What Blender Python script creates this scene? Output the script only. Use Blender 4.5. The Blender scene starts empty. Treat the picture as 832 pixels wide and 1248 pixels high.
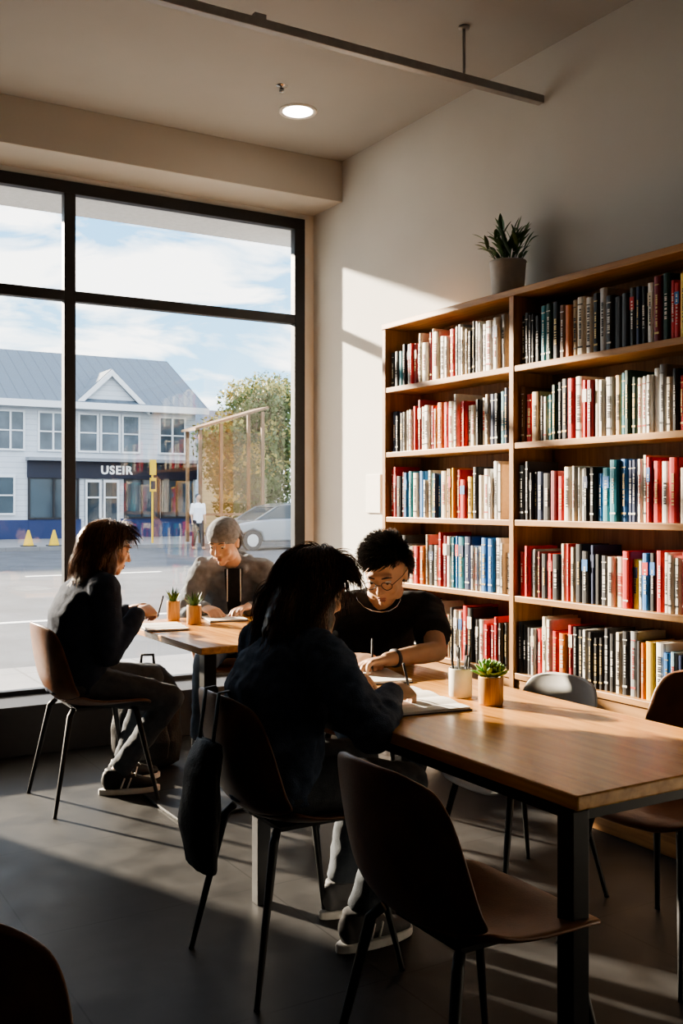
import bpy, math, random
from mathutils import Vector, Matrix, noise
V=Vector
random.seed(7)
SC=bpy.context.scene
COL=SC.collection
UP=V((0,0,1))

# ---------------------------------------------------------------- materials
MATS={}
def nodes_of(name):
    m=bpy.data.materials.new(name); m.use_nodes=True
    nt=m.node_tree; b=nt.nodes['Principled BSDF']
    return m,nt,b
def plain(name,col,rough=.6,metal=0,var=.08,scale=30,bump=0,bscale=200,sss=0,emit=None,estr=0,coat=0,spec=.5):
    if name in MATS: return MATS[name]
    m,nt,b=nodes_of(name)
    tc=nt.nodes.new('ShaderNodeTexCoord')
    n=nt.nodes.new('ShaderNodeTexNoise'); n.inputs['Scale'].default_value=scale; n.inputs['Detail'].default_value=4
    nt.links.new(tc.outputs['Object'],n.inputs['Vector'])
    r=nt.nodes.new('ShaderNodeValToRGB')
    r.color_ramp.elements[0].position=.3; r.color_ramp.elements[1].position=.7
    r.color_ramp.elements[0].color=[c*(1-var) for c in col]+[1]
    r.color_ramp.elements[1].color=[min(1,c*(1+var)) for c in col]+[1]
    nt.links.new(n.outputs['Fac'],r.inputs['Fac']); nt.links.new(r.outputs['Color'],b.inputs['Base Color'])
    b.inputs['Roughness'].default_value=rough; b.inputs['Metallic'].default_value=metal
    b.inputs['Specular IOR Level'].default_value=spec
    if coat: b.inputs['Coat Weight'].default_value=coat
    if sss:
        b.inputs['Subsurface Weight'].default_value=sss; b.inputs['Subsurface Radius'].default_value=(1,.4,.2); b.inputs['Subsurface Scale'].default_value=.01
    if bump:
        n2=nt.nodes.new('ShaderNodeTexNoise'); n2.inputs['Scale'].default_value=bscale; n2.inputs['Detail'].default_value=5
        nt.links.new(tc.outputs['Object'],n2.inputs['Vector'])
        bp=nt.nodes.new('ShaderNodeBump'); bp.inputs['Strength'].default_value=bump; bp.inputs['Distance'].default_value=.01
        nt.links.new(n2.outputs['Fac'],bp.inputs['Height']); nt.links.new(bp.outputs['Normal'],b.inputs['Normal'])
    if emit:
        b.inputs['Emission Color'].default_value=(*emit,1); b.inputs['Emission Strength'].default_value=estr
    MATS[name]=m; return m
def wood(name,c1,c2,axis='Y',rough=.4,scale=1.0,plank=0):
    if name in MATS: return MATS[name]
    m,nt,b=nodes_of(name)
    tc=nt.nodes.new('ShaderNodeTexCoord'); mp=nt.nodes.new('ShaderNodeMapping')
    s=[14*scale]*3; s['XYZ'.index(axis)]=1.0*scale
    mp.inputs['Scale'].default_value=s
    nt.links.new(tc.outputs['Object'],mp.inputs['Vector'])
    n=nt.nodes.new('ShaderNodeTexNoise'); n.inputs['Scale'].default_value=3; n.inputs['Detail'].default_value=8; n.inputs['Distortion'].default_value=.7
    nt.links.new(mp.outputs['Vector'],n.inputs['Vector'])
    r=nt.nodes.new('ShaderNodeValToRGB'); r.color_ramp.elements[0].position=.35; r.color_ramp.elements[1].position=.66
    r.color_ramp.elements[0].color=(*c1,1); r.color_ramp.elements[1].color=(*c2,1)
    nt.links.new(n.outputs['Fac'],r.inputs['Fac'])
    out=r.outputs['Color']
    n3=nt.nodes.new('ShaderNodeTexNoise'); n3.inputs['Scale'].default_value=2.2; nt.links.new(tc.outputs['Object'],n3.inputs['Vector'])
    mx=nt.nodes.new('ShaderNodeMixRGB'); mx.blend_type='MULTIPLY'; mx.inputs['Fac'].default_value=.45
    r3=nt.nodes.new('ShaderNodeValToRGB'); r3.color_ramp.elements[0].color=(.65,.58,.5,1); r3.color_ramp.elements[1].color=(1,1,1,1); r3.color_ramp.elements[0].position=.3; r3.color_ramp.elements[1].position=.7
    nt.links.new(n3.outputs['Fac'],r3.inputs['Fac']); nt.links.new(out,mx.inputs['Color1']); nt.links.new(r3.outputs['Color'],mx.inputs['Color2'])
    nt.links.new(mx.outputs['Color'],b.inputs['Base Color'])
    b.inputs['Roughness'].default_value=rough
    bp=nt.nodes.new('ShaderNodeBump'); bp.inputs['Strength'].default_value=.12; bp.inputs['Distance'].default_value=.003
    nt.links.new(n.outputs['Fac'],bp.inputs['Height']); nt.links.new(bp.outputs['Normal'],b.inputs['Normal'])
    MATS[name]=m; return m
def stripes(name,col,col2,axis,freq,width=.06,rough=.6,bump=.3,var=.1,nscale=3,spec=.5):
    if name in MATS: return MATS[name]
    m,nt,b=nodes_of(name)
    b.inputs['Specular IOR Level'].default_value=spec
    tc=nt.nodes.new('ShaderNodeTexCoord'); sp=nt.nodes.new('ShaderNodeSeparateXYZ'); nt.links.new(tc.outputs['Object'],sp.inputs['Vector'])
    last=None
    for a in axis:
        mu=nt.nodes.new('ShaderNodeMath'); mu.operation='MULTIPLY'; mu.inputs[1].default_value=freq; nt.links.new(sp.outputs[a],mu.inputs[0])
        fr=nt.nodes.new('ShaderNodeMath'); fr.operation='FRACT'; nt.links.new(mu.outputs[0],fr.inputs[0])
        lt=nt.nodes.new('ShaderNodeMath'); lt.operation='LESS_THAN'; lt.inputs[1].default_value=width; nt.links.new(fr.outputs[0],lt.inputs[0])
        if last is None: last=lt
        else:
            mxx=nt.nodes.new('ShaderNodeMath'); mxx.operation='MAXIMUM'; nt.links.new(last.outputs[0],mxx.inputs[0]); nt.links.new(lt.outputs[0],mxx.inputs[1]); last=mxx
    n=nt.nodes.new('ShaderNodeTexNoise'); n.inputs['Scale'].default_value=nscale; n.inputs['Detail'].default_value=8; nt.links.new(tc.outputs['Object'],n.inputs['Vector'])
    r=nt.nodes.new('ShaderNodeValToRGB'); r.color_ramp.elements[0].position=.3; r.color_ramp.elements[1].position=.72
    r.color_ramp.elements[0].color=[c*(1-var) for c in col]+[1]; r.color_ramp.elements[1].color=[min(1,c*(1+var)) for c in col]+[1]
    nt.links.new(n.outputs['Fac'],r.inputs['Fac'])
    mx=nt.nodes.new('ShaderNodeMixRGB'); nt.links.new(last.outputs[0],mx.inputs['Fac']); nt.links.new(r.outputs['Color'],mx.inputs['Color1']); mx.inputs['Color2'].default_value=(*col2,1)
    nt.links.new(mx.outputs['Color'],b.inputs['Base Color'])
    mr=nt.nodes.new('ShaderNodeMapRange'); mr.inputs['To Min'].default_value=rough-.12; mr.inputs['To Max'].default_value=rough+.12
    nt.links.new(n.outputs['Fac'],mr.inputs['Value']); nt.links.new(mr.outputs['Result'],b.inputs['Roughness'])
    MATS[name]=m; return m
def glassmat(name,tint=(1,1,1),refl=1.0):
    if name in MATS: return MATS[name]
    m=bpy.data.materials.new(name); m.use_nodes=True; nt=m.node_tree; nt.nodes.clear()
    o=nt.nodes.new('ShaderNodeOutputMaterial'); t=nt.nodes.new('ShaderNodeBsdfTransparent'); t.inputs['Color'].default_value=(*tint,1)
    g=nt.nodes.new('ShaderNodeBsdfGlossy'); g.inputs['Roughness'].default_value=.01
    fr=nt.nodes.new('ShaderNodeFresnel'); fr.inputs['IOR'].default_value=1.45
    mu=nt.nodes.new('ShaderNodeMath'); mu.operation='MULTIPLY'; mu.inputs[1].default_value=refl; nt.links.new(fr.outputs[0],mu.inputs[0])
    mx=nt.nodes.new('ShaderNodeMixShader'); nt.links.new(mu.outputs[0],mx.inputs[0]); nt.links.new(t.outputs[0],mx.inputs[1]); nt.links.new(g.outputs[0],mx.inputs[2]); nt.links.new(mx.outputs[0],o.inputs[0])
    MATS[name]=m; return m

# ---------------------------------------------------------------- mesh builder
class MB:
    def __init__(s): s.v=[]; s.f=[]; s.m=[]
    def add(s,vs,fs,mat=0):
        o=len(s.v); s.v+= [V(p) for p in vs]; s.f+=[tuple(i+o for i in f) for f in fs]; s.m+=[mat]*len(fs)
    def box(s,a,b,mat=0):
        x0,y0,z0=a; x1,y1,z1=b
        s.add([(x0,y0,z0),(x1,y0,z0),(x1,y1,z0),(x0,y1,z0),(x0,y0,z1),(x1,y0,z1),(x1,y1,z1),(x0,y1,z1)],
              [(0,3,2,1),(4,5,6,7),(0,1,5,4),(1,2,6,5),(2,3,7,6),(3,0,4,7)],mat)
    def obox(s,c,ax,ay,az,mat=0):
        c=V(c); vs=[c+ax*i+ay*j+az*k for k in(-1,1) for j in(-1,1) for i in(-1,1)]
        s.add(vs,[(0,2,3,1),(4,5,7,6),(0,1,5,4),(1,3,7,5),(3,2,6,7),(2,0,4,6)],mat)
    def ell(s,c,ax,ay,az,nu=16,nv=10,mat=0):
        c=V(c); vs=[c+az]; fs=[]
        for j in range(1,nv):
            t=math.pi*j/nv
            for i in range(nu):
                p=2*math.pi*i/nu
                vs.append(c+ax*(math.sin(t)*math.cos(p))+ay*(math.sin(t)*math.sin(p))+az*math.cos(t))
        vs.append(c-az); L=len(vs)-1
        for i in range(nu):
            k=(i+1)%nu
            fs.append((0,1+i,1+k)); fs.append((L,1+(nv-2)*nu+k,1+(nv-2)*nu+i))
            for j in range(nv-2): fs.append((1+j*nu+i,1+(j+1)*nu+i,1+(j+1)*nu+k,1+j*nu+k))
        s.add(vs,fs,mat)
    def sph(s,c,r,nu=14,nv=8,mat=0): s.ell(c,V((r,0,0)),V((0,r,0)),V((0,0,r)),nu,nv,mat)
    def sweep(s,pts,ra,rb=None,side=None,n=16,mat=0,cap=.5):
        pts=[V(p) for p in pts]; rb=rb or ra; vs=[]; fs=[]; prev=None; K=len(pts)
        T=[]
        for i in range(K):
            t=(pts[min(i+1,K-1)]-pts[max(i-1,0)]).normalized(); T.append(t)
            a=V(side) if side is not None else (prev if prev is not None else (V((0,0,1)) if abs(t.z)<.9 else V((1,0,0))))
            a=a-t*a.dot(t)
            if a.length<1e-5: a=V((1,0,0))-t*t.x
            a.normalize(); prev=a; bb=t.cross(a)
            for j in range(n):
                p=2*math.pi*j/n; vs.append(pts[i]+a*(math.cos(p)*ra[i])+bb*(math.sin(p)*rb[i]))
        for i in range(K-1):
            for j in range(n):
                k=(j+1)%n; fs.append((i*n+j,i*n+k,(i+1)*n+k,(i+1)*n+j))
        c0=len(vs); vs.append(pts[0]-T[0]*min(ra[0],rb[0])*cap); vs.append(pts[-1]+T[-1]*min(ra[-1],rb[-1])*cap)
        for j in range(n):
            k=(j+1)%n; fs.append((c0,k,j)); fs.append((c0+1,(K-1)*n+j,(K-1)*n+k))
        s.add(vs,fs,mat)
    def chain(s,pts,rads,n=14,mat=0):
        for i in range(len(pts)-1):
            s.sweep([pts[i],pts[i+1]],[rads[i],rads[i+1]],n=n,mat=mat,cap=.2)
        for p,r in zip(pts,rads): s.sph(p,r,n,8,mat)
    def cyl(s,a,b,r0,r1=None,n=16,mat=0): s.sweep([a,b],[r0,r1 if r1 is not None else r0],n=n,mat=mat,cap=0)
    def lathe(s,c,prof,n=24,mat=0):
        c=V(c); vs=[];fs=[]
        for r,z in prof:
            for j in range(n):
                p=2*math.pi*j/n; vs.append(c+V((r*math.cos(p),r*math.sin(p),z)))
        for i in range(len(prof)-1):
            for j in range(n):
                k=(j+1)%n; fs.append((i*n+j,i*n+k,(i+1)*n+k,(i+1)*n+j))
        s.add(vs,fs,mat)
    def poly_extrude(s,poly,a,b,axis='Y',mat=0):
        n=len(poly); vs=[]
        for t in(a,b):
            for u,z in poly: vs.append((u,t,z) if axis=='Y' else (t,u,z))
        fs=[tuple(range(n)),tuple(range(2*n-1,n-1,-1))]+[(i,(i+1)%n,n+(i+1)%n,n+i) for i in range(n)]
        s.add(vs,fs,mat)
    def mesh(s,name,mats,off=V((0,0,0)),smooth=False):
        me=bpy.data.meshes.new(name); me.from_pydata([tuple(p-off) for p in s.v],[],s.f)
        for m in mats: me.materials.append(m)
        for p,mi in zip(me.polygons,s.m): p.material_index=mi; p.use_smooth=smooth
        me.update(); return me
def fixn(me):
    import bmesh
    bm=bmesh.new(); bm.from_mesh(me); bmesh.ops.recalc_face_normals(bm,faces=bm.faces); bm.to_mesh(me); bm.free()
def link(name,me,loc=(0,0,0),parent=None,rot=0):
    o=bpy.data.objects.new(name,me); o.location=loc; o.rotation_euler=(0,0,rot)
    if parent: o.parent=parent
    COL.objects.link(o); return o
def tag(o,label,cat,group=None):
    o["label"]=label; o["category"]=cat
    if group: o["group"]=group
    return o
def thing(name,label,cat,loc,rot=0,group=None):
    e=bpy.data.objects.new(name,None); e.location=loc; e.rotation_euler=(0,0,rot); e.empty_display_size=.1; COL.objects.link(e)
    return tag(e,label,cat,group)
def part(parent,name,mb,mats,smooth=False,world=True,bevel=0,label=None,sub=0,solid=0):
    off=V((0,0,0))
    if world:
        p=parent
        while p: off=off+V(p.location); p=p.parent
    me=mb.mesh(name,mats,off,smooth); fixn(me)
    o=link(name,me,parent=parent)
    if solid: md=o.modifiers.new('s','SOLIDIFY'); md.thickness=solid; md.offset=0
    if bevel: md=o.modifiers.new('b','BEVEL'); md.width=bevel; md.segments=2; md.limit_method='ANGLE'
    if sub: md=o.modifiers.new('u','SUBSURF'); md.levels=sub; md.render_levels=sub
    if label: o["label"]=label
    return o
def single(name,label,cat,mb,mats,loc=(0,0,0),smooth=False,bevel=0,kind=None,group=None,sub=0):
    me=mb.mesh(name,mats,V(loc),smooth); fixn(me)
    o=link(name,me,loc); tag(o,label,cat,group)
    if kind: o["kind"]=kind
    if bevel: md=o.modifiers.new('b','BEVEL'); md.width=bevel; md.segments=2; md.limit_method='ANGLE'
    if sub: md=o.modifiers.new('u','SUBSURF'); md.levels=sub; md.render_levels=sub
    return o
def structure(name,label,mb,mats,bevel=0):
    me=mb.mesh(name,mats); fixn(me); o=link(name,me); o["kind"]="structure"; o["label"]=label
    if bevel: md=o.modifiers.new('b','BEVEL'); md.width=bevel; md.segments=2; md.limit_method='ANGLE'
    return o
TEX={}
def ctex(sc):
    if sc not in TEX:
        t=bpy.data.textures.new('cl%g'%sc,'CLOUDS'); t.noise_scale=sc; t.noise_depth=2; TEX[sc]=t
    return TEX[sc]
def baked(mb,name,mats,off,voxel=.006,smooth=4,disp=()):
    me=mb.mesh(name+'_t',[]); o=bpy.data.objects.new('t',me); COL.objects.link(o)
    r=o.modifiers.new('r','REMESH'); r.mode='VOXEL'; r.voxel_size=voxel
    for st,sc in disp:
        d=o.modifiers.new('d','DISPLACE'); d.texture=ctex(sc); d.strength=st; d.mid_level=.5; d.texture_coords='LOCAL'
    if smooth: s=o.modifiers.new('s','SMOOTH'); s.iterations=smooth; s.factor=.5
    dg=bpy.context.evaluated_depsgraph_get(); dg.update()
    me2=bpy.data.meshes.new_from_object(o.evaluated_get(dg)); bpy.data.objects.remove(o); me2.name=name
    me2.transform(Matrix.Translation(-V(off)))
    me2.materials.clear()
    for m in mats: me2.materials.append(m)
    for p in me2.polygons: p.use_smooth=True
    return me2

# ---------------------------------------------------------------- camera, light, world
CH=1.35
cam=bpy.data.cameras.new('camera'); co=bpy.data.objects.new('camera',cam); COL.objects.link(co)
co.location=(0,0,CH); co.rotation_euler=(math.radians(90),0,math.radians(-31))
cam.sensor_fit='VERTICAL'; cam.sensor_height=36; cam.sensor_width=24; cam.lens=1240/1248*36; cam.shift_y=-12/1248; cam.clip_end=500; cam.clip_start=.02
SC.camera=co
sun=bpy.data.lights.new('sun','SUN'); sun.energy=29; sun.color=(1,.83,.63); sun.angle=math.radians(1.8)
so=bpy.data.objects.new('sun',sun); COL.objects.link(so); so.location=(-10,15,8)
so.rotation_euler=V((.42,-1,-.373)).to_track_quat('-Z','Y').to_euler()
w=bpy.data.worlds.new('world'); SC.world=w; w.use_nodes=True; nt=w.node_tree
bg=nt.nodes['Background']; tc=nt.nodes.new('ShaderNodeTexCoord'); sp=nt.nodes.new('ShaderNodeSeparateXYZ'); nt.links.new(tc.outputs['Generated'],sp.inputs[0])
rp=nt.nodes.new('ShaderNodeValToRGB'); e=rp.color_ramp.elements
e[0].position=0; e[0].color=(.62,.82,.95,1); e[1].position=.6; e[1].color=(.12,.30,.68,1)
k=e.new(.12); k.color=(.36,.66,.90,1); k=e.new(.27); k.color=(.24,.54,.86,1)
nt.links.new(sp.outputs['Z'],rp.inputs['Fac'])
mp=nt.nodes.new('ShaderNodeMapping'); mp.inputs['Scale'].default_value=(3.2,3.2,11); nt.links.new(tc.outputs['Generated'],mp.inputs['Vector'])
nz=nt.nodes.new('ShaderNodeTexNoise'); nz.inputs['Scale'].default_value=2.0; nz.inputs['Detail'].default_value=9; nz.inputs['Roughness'].default_value=.55; nz.inputs['Distortion'].default_value=.4
nt.links.new(mp.outputs['Vector'],nz.inputs['Vector'])
cr=nt.nodes.new('ShaderNodeValToRGB'); cr.color_ramp.elements[0].position=.43; cr.color_ramp.elements[0].color=(0,0,0,1); cr.color_ramp.elements[1].position=.55; cr.color_ramp.elements[1].color=(1,1,1,1)
nt.links.new(nz.outputs['Fac'],cr.inputs['Fac'])
mx=nt.nodes.new('ShaderNodeMixRGB'); nt.links.new(cr.outputs['Color'],mx.inputs['Fac']); nt.links.new(rp.outputs['Color'],mx.inputs['Color1']); mx.inputs['Color2'].default_value=(1.3,1.28,1.24,1)
nt.links.new(mx.outputs['Color'],bg.inputs['Color']); bg.inputs['Strength'].default_value=2.8
SC.view_settings.view_transform='AgX'
try: SC.view_settings.look='AgX - Medium High Contrast'
except Exception: pass
SC.view_settings.exposure=0.1

# ---------------------------------------------------------------- room
XR,YW,H=3.30,5.85,3.49
XL,YB=-2.4,-1.8
wallm=plain('plaster_wall',(.70,.70,.685),.85,var=.03,scale=2,bump=.05,bscale=60)
darkwall=plain('bounce_cut_wall',(.18,.19,.20),.85,var=.05,scale=2)  # for the unseen walls, coloured dark to cut bounced light
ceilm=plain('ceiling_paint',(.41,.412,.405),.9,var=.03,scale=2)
soffm=plain('soffit_paint',(.50,.48,.44),.85,var=.03,scale=2)
floorm=stripes('floor_tiles',(.029,.029,.030),(.013,.013,.014),'XY',1.25,.007,rough=.55,var=.5,nscale=7,spec=.25)
black=plain('black_metal',(.018,.019,.022),.45,metal=.2,var=.1)
def sb(name,label,a,b,m,bevel=0):
    mb=MB(); mb.box(a,b); return structure(name,label,mb,[m],bevel)
sb('floor','dark grey tiled concrete floor',(XL-.2,YB-.2,-.1),(XR+.2,YW+.1,0),floorm)
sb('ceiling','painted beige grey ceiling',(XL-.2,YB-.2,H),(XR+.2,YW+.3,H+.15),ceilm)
sb('wall_right','off-white plaster side wall',(XR,YB-.2,0),(XR+.2,YW+.3,H),wallm)
sb('wall_left','unseen wall coloured dark to cut bounce light',(XL-.2,YB-.2,0),(XL,YW+.3,H),darkwall)
sb('wall_back','unseen wall behind the room, coloured dark to cut bounce light',(XL,YB-.2,0),(XR,YB,H),darkwall)
WX0,WX1,WZ0,WZ1=.16,3.225,.20,3.20  # left window end is out of view, set to shape the sun patches
mb=MB(); mb.box((XL,YW,0),(WX0,YW+.12,H)); mb.box((WX1,YW,0),(XR,YW+.10,H)); mb.box((WX0,YW,WZ1),(WX1,YW+.12,H)); mb.box((WX0,YW,0),(WX1,YW+.12,WZ0))
structure('wall_front','plaster wall around the street window',mb,[wallm])
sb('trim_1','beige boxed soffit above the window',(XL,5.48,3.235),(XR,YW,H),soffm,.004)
sb('trim_2','dark low ledge under the window',(XL,5.50,0),(XR,YW,.265),plain('dark_ledge',(.03,.03,.032),.5),.005)
sb('baseboard_right','dark skirting strip along the wall',(XR-.015,4.65,0),(XR,5.50,.09),black)
# window frame
mb=MB(); fy0,fy1=YW-.02,YW+.04
def fb(x0,x1,z0,z1): mb.box((x0,fy0,z0),(x1,fy1,z1))
fb(WX0,WX1,WZ1-.07,WZ1); fb(WX0,WX1,WZ0,WZ0+.09); fb(WX0,WX0+.08,WZ0+.09,WZ1-.07); fb(WX1-.075,WX1,WZ0+.09,WZ1-.07)
fb(1.647,1.713,WZ0+.09,WZ1-.07)
for a,b in((WX0+.08,1.647),(1.713,WX1-.075)): fb(a,b,2.51,2.57)
wo=structure('window_1','black aluminium framed shopfront window',mb,[black],.003)
mb=MB(); mb.box((WX0+.02,YW+.010,WZ0+.02),(WX1-.02,YW+.016,WZ1-.02))
g=structure('window_2','clear window glass panes',mb,[glassmat('window_glass',(.97,.98,.98),1.0)])
g.parent=wo
mb=MB(); mb.box((XR-.012,5.03,1.285),(XR,5.19,1.515)); 
single('wall_notice','white blank notice panel fixed to the plaster wall','notice',mb,[plain('paper_white',(.8,.79,.76),.7,var=.02)],(XR,5.11,1.4),bevel=.003)
# ceiling light
e=thing('ceiling_downlight','round recessed ceiling downlight, switched on','ceiling light',(2.66,4.89,H))
mb=MB(); mb.lathe((2.66,4.89,H),[(.078,-.004),(.10,-.012),(.105,-.006),(.105,0)],32); part(e,'trim_ring',mb,[plain('white_plastic',(.85,.84,.82),.4,var=.01)],True)
mb=MB(); mb.cyl((2.66,4.89,H-.008),(2.66,4.89,H-.001),.08,.08,32); part(e,'lamp_lens',mb,[plain('lamp_lens',(1,1,1),.5,var=0,emit=(1,.93,.82),estr=14)])
mb=MB(); mb.lathe((2.43,4.64,H),[(0.0,-.035),(.012,-.034),(.014,-.02),(.008,-.018),(.008,-.008),(.028,-.004),(.03,0)],20)
single('ceiling_sprinkler','small metal fire sprinkler head on the ceiling','sprinkler',mb,[plain('chrome',(.6,.6,.6),.25,metal=1,var=.02)],(2.43,4.64,H),True)
# track rail
e=thing('ceiling_track','slim grey suspended track rail under the ceiling','track rail',(1.6,3.64,3.25))
railm=plain('grey_rail',(.34,.33,.32),.4,metal=.3)
mb=MB(); mb.box((-1.5,3.62,3.232),(3.29,3.66,3.27)); part(e,'rail',mb,[railm],bevel=.003)
for x in(2.83,.6):
    mb=MB(); mb.cyl((x,3.64,3.27),(x,3.64,H),.007,n=12); mb.cyl((x,3.64,H-.012),(x,3.64,H),.025,n=16); part(e,'hanger_rod',mb,[railm],True)
mb=MB(); mb.box((1.78,3.625,3.27),(1.83,3.655,3.29)); part(e,'clip',mb,[railm])

# ---------------------------------------------------------------- bookcase + books
BX=3.05; BY0,BYM,BY1=2.50,3.575,4.63; BT=2.318
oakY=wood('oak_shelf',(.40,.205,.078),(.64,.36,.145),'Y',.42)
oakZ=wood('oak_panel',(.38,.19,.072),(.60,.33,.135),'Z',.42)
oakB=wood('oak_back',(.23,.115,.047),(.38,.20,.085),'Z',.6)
bc=thing('bookcase','tall oak bookcase with two bays full of books against the wall','bookcase',(BX+.12,3.57,0))
shelves=[.575,.925,1.27,1.62,1.97]
def pbox(par,name,a,b,m,bev=.003,label=None):
    mb=MB(); mb.box(a,b); return part(par,name,mb,[m],bevel=bev,label=label)
for y in(BY0,BYM,BY1): pbox(bc,'side_panel',(BX,y-.016,0),(XR-.008,y+.016,BT-.03),oakZ)
pbox(bc,'top_panel',(BX-.005,BY0-.016,BT-.03),(XR-.005,BY1+.016,BT),oakY)
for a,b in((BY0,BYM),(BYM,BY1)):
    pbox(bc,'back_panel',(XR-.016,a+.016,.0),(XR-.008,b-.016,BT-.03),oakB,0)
    for z in shelves: pbox(bc,'shelf',(BX+.003,a+.016,z-.028),(XR-.016,b-.016,z),oakY)
    pbox(bc,'base_panel',(BX+.012,a+.016,.0),(BX+.032,b-.016,.545),oakY)
PAL={'cream':(.72,.66,.54),'white':(.80,.79,.75),'black':(.018,.018,.02),'charcoal':(.06,.062,.07),'navy':(.02,.04,.12),'red':(.56,.022,.022),
 'dark red':(.24,.015,.02),'teal':(.015,.22,.30),'blue':(.03,.18,.50),'yellow':(.76,.50,.06),'orange':(.66,.19,.03),'grey':(.30,.31,.32),'light grey':(.55,.56,.56),
 'brown':(.17,.085,.04),'green':(.04,.16,.07),'dark green':(.015,.06,.045),'pale blue':(.33,.52,.64),'tan':(.48,.33,.18)}
CM={k:plain('book_'+k,c,.5,var=.06,scale=60) for k,c in PAL.items()}
pages=plain('book_pages',(.70,.64,.52),.9,var=.1,scale=300)
gold=plain('foil_gold',(.65,.48,.2),.4,metal=.3); inkw=plain('ink_white',(.75,.74,.7),.6); inkb=plain('ink_black',(.03,.03,.035),.6); inkr=plain('ink_red',(.5,.05,.04),.6)
rows=['bottom shelf','second shelf','third shelf','fourth shelf','upper shelf']
def make_book(t,h,d,c,loc,lean,grp):
    mb=MB(); b=.0022
    mb.box((.006,-t/2,0),(d,-t/2+b,h),0); mb.box((.006,t/2-b,0),(d,t/2,h),0)
    prof=[(.007,-t/2),(.001,-t*.36),(-.002,-t*.15),(-.002,t*.15),(.001,t*.36),(.007,t/2),(.008,t/2-b),(.004,0),(.008,-t/2+b)]
    n=len(prof); vs=[(x,y,z) for z in(0,h) for x,y in prof]
    fs=[tuple(range(n)),tuple(range(2*n-1,n-1,-1))]+[(i,(i+1)%n,n+(i+1)%n,n+i) for i in range(n)]
    mb.add(vs,fs,0)
    mb.box((.006,-t/2+b,.004),(d-.005,t/2-b,h-.004),1)
    x0,x1=-.0034,-.0018; hw=t*.30
    st=random.random()
    if st<.40:
        mb.box((x0,-hw,h*.86),(x1,hw,h*.875),2); mb.box((x0,-hw,h*.12),(x1,hw,h*.15),2)
    elif st<.58: mb.box((x0+.0004,-t*.36,h*.62),(x1+.002,t*.36,h*.84),3)
    if random.random()<.9:
        z=h*random.uniform(.22,.32); zz=h*random.uniform(.65,.8); wv=t*random.uniform(.08,.17)
        while z<zz:
            l=random.uniform(.003,.008)
            mb.box((x0,-wv,z),(x1,wv,z+l),2); z+=l+random.choice([.002,.002,.007])
    dark=sum(PAL[c])<.9
    acc=random.choice([inkw,inkw,gold]) if dark else random.choice([inkb,inkb,inkr]); acc2=CM[random.choice(['cream','black','blue','white','navy','red'])]
    me=mb.mesh('book',[CM[c],pages,acc,acc2])
    o=link('book',me,loc); o.rotation_euler=(lean,0,0)
    return tag(o,'%s %s book with spine facing out on the oak shelf'%({0:'slim',1:'medium',2:'thick'}[0 if t<.026 else 1 if t<.038 else 2],c),'book',grp)
K_='black';C_='cream';W_='white';R_='red';D_='dark red';N_='navy';T_='teal';B_='blue';Y_='yellow';O_='orange';G_='grey';L_='light grey';H_='charcoal';S_='tan';E_='dark green';P_='pale blue';M_='brown'
SEQ={(4,0):[K_,K_,T_,K_,G_,R_,D_,C_,W_,D_,C_,S_,W_,W_,R_,G_,W_,C_,K_,W_,L_,G_,W_,L_,G_,W_],
 (3,0):[N_,K_,K_,G_,C_,W_,R_,D_,C_,W_,R_,C_,O_,R_,C_,W_,R_,R_,W_,C_,K_,W_,C_,N_,K_,T_,N_],
 (2,0):[R_,R_,K_,D_,B_,T_,C_,B_,W_,C_,T_,N_,B_,C_,S_,Y_,R_,R_,Y_,K_,K_,C_,W_,W_,L_,W_],
 (1,0):[K_,G_,C_,K_,H_,C_,R_,O_,C_,K_,C_,R_,D_,W_,T_,B_,T_,N_,W_,W_,C_,B_,B_,W_,L_,W_],
 (0,0):[K_,K_,C_,W_,R_,K_,G_,C_,W_,K_,C_,W_,R_,S_,K_,C_,W_,R_,K_,H_,W_,R_,D_,R_,K_,R_],
 (4,1):[K_,H_,K_,K_,T_,E_,K_,M_,O_,S_,C_,W_,K_,B_,L_,K_,K_,K_,H_,N_,K_,W_,D_,E_,R_,Y_,R_,T_],
 (3,1):[M_,R_,S_,K_,C_,T_,E_,K_,K_,R_,C_,R_,D_,C_,W_,L_,S_,T_,E_,C_,L_,W_,G_,C_,K_,R_,K_,D_],
 (2,1):[K_,H_,K_,N_,K_,H_,D_,R_,C_,W_,W_,K_,K_,B_,T_,P_,T_,B_,N_,W_,C_,R_,R_,W_,R_,C_,W_,K_],
 (1,1):[R_,R_,G_,D_,K_,R_,K_,C_,R_,C_,K_,K_,N_,K_,H_,C_,C_,R_,Y_,C_,B_,K_,R_,W_,W_,R_,N_,R_],
 (0,1):[K_,H_,L_,R_,C_,W_,R_,O_,R_,K_,K_,W_,K_,K_,H_,K_,C_,K_,G_,H_,O_,Y_,W_,B_,P_,N_,K_,K_]}
for si,z in enumerate(shelves):
    for bi,(a,b) in enumerate(((BYM,BY1),(BY0,BYM))):
        y=b-.016-.012; end=a+.016+(.07 if (si==2 and bi==0) else .02)
        if si==4 and bi==1: y=b-.03
        y0=y; run=0; seq=SEQ[(si,bi)]
        while True:
            if run<=0: run=random.choice([1,1,2,2,3]); hbase=random.uniform(.195,.268); tb=random.uniform(.021,.048)
            run-=1
            t=min(max(tb*random.uniform(.85,1.15),.020),.054)
            if y-t<end: break
            c=seq[min(len(seq)-1,int((y0-y+t/2)/(y0-end)*len(seq)))]
            h=hbase*random.uniform(.96,1.04); d=random.uniform(.15,.19)
            make_book(t,h,d,c,(BX+random.uniform(.018,.036),y-t/2,z+.0005),0,'books on the %s of the %s bay'%(rows[si],'first' if bi==0 else 'second'))
            y-=t+.0008

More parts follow.
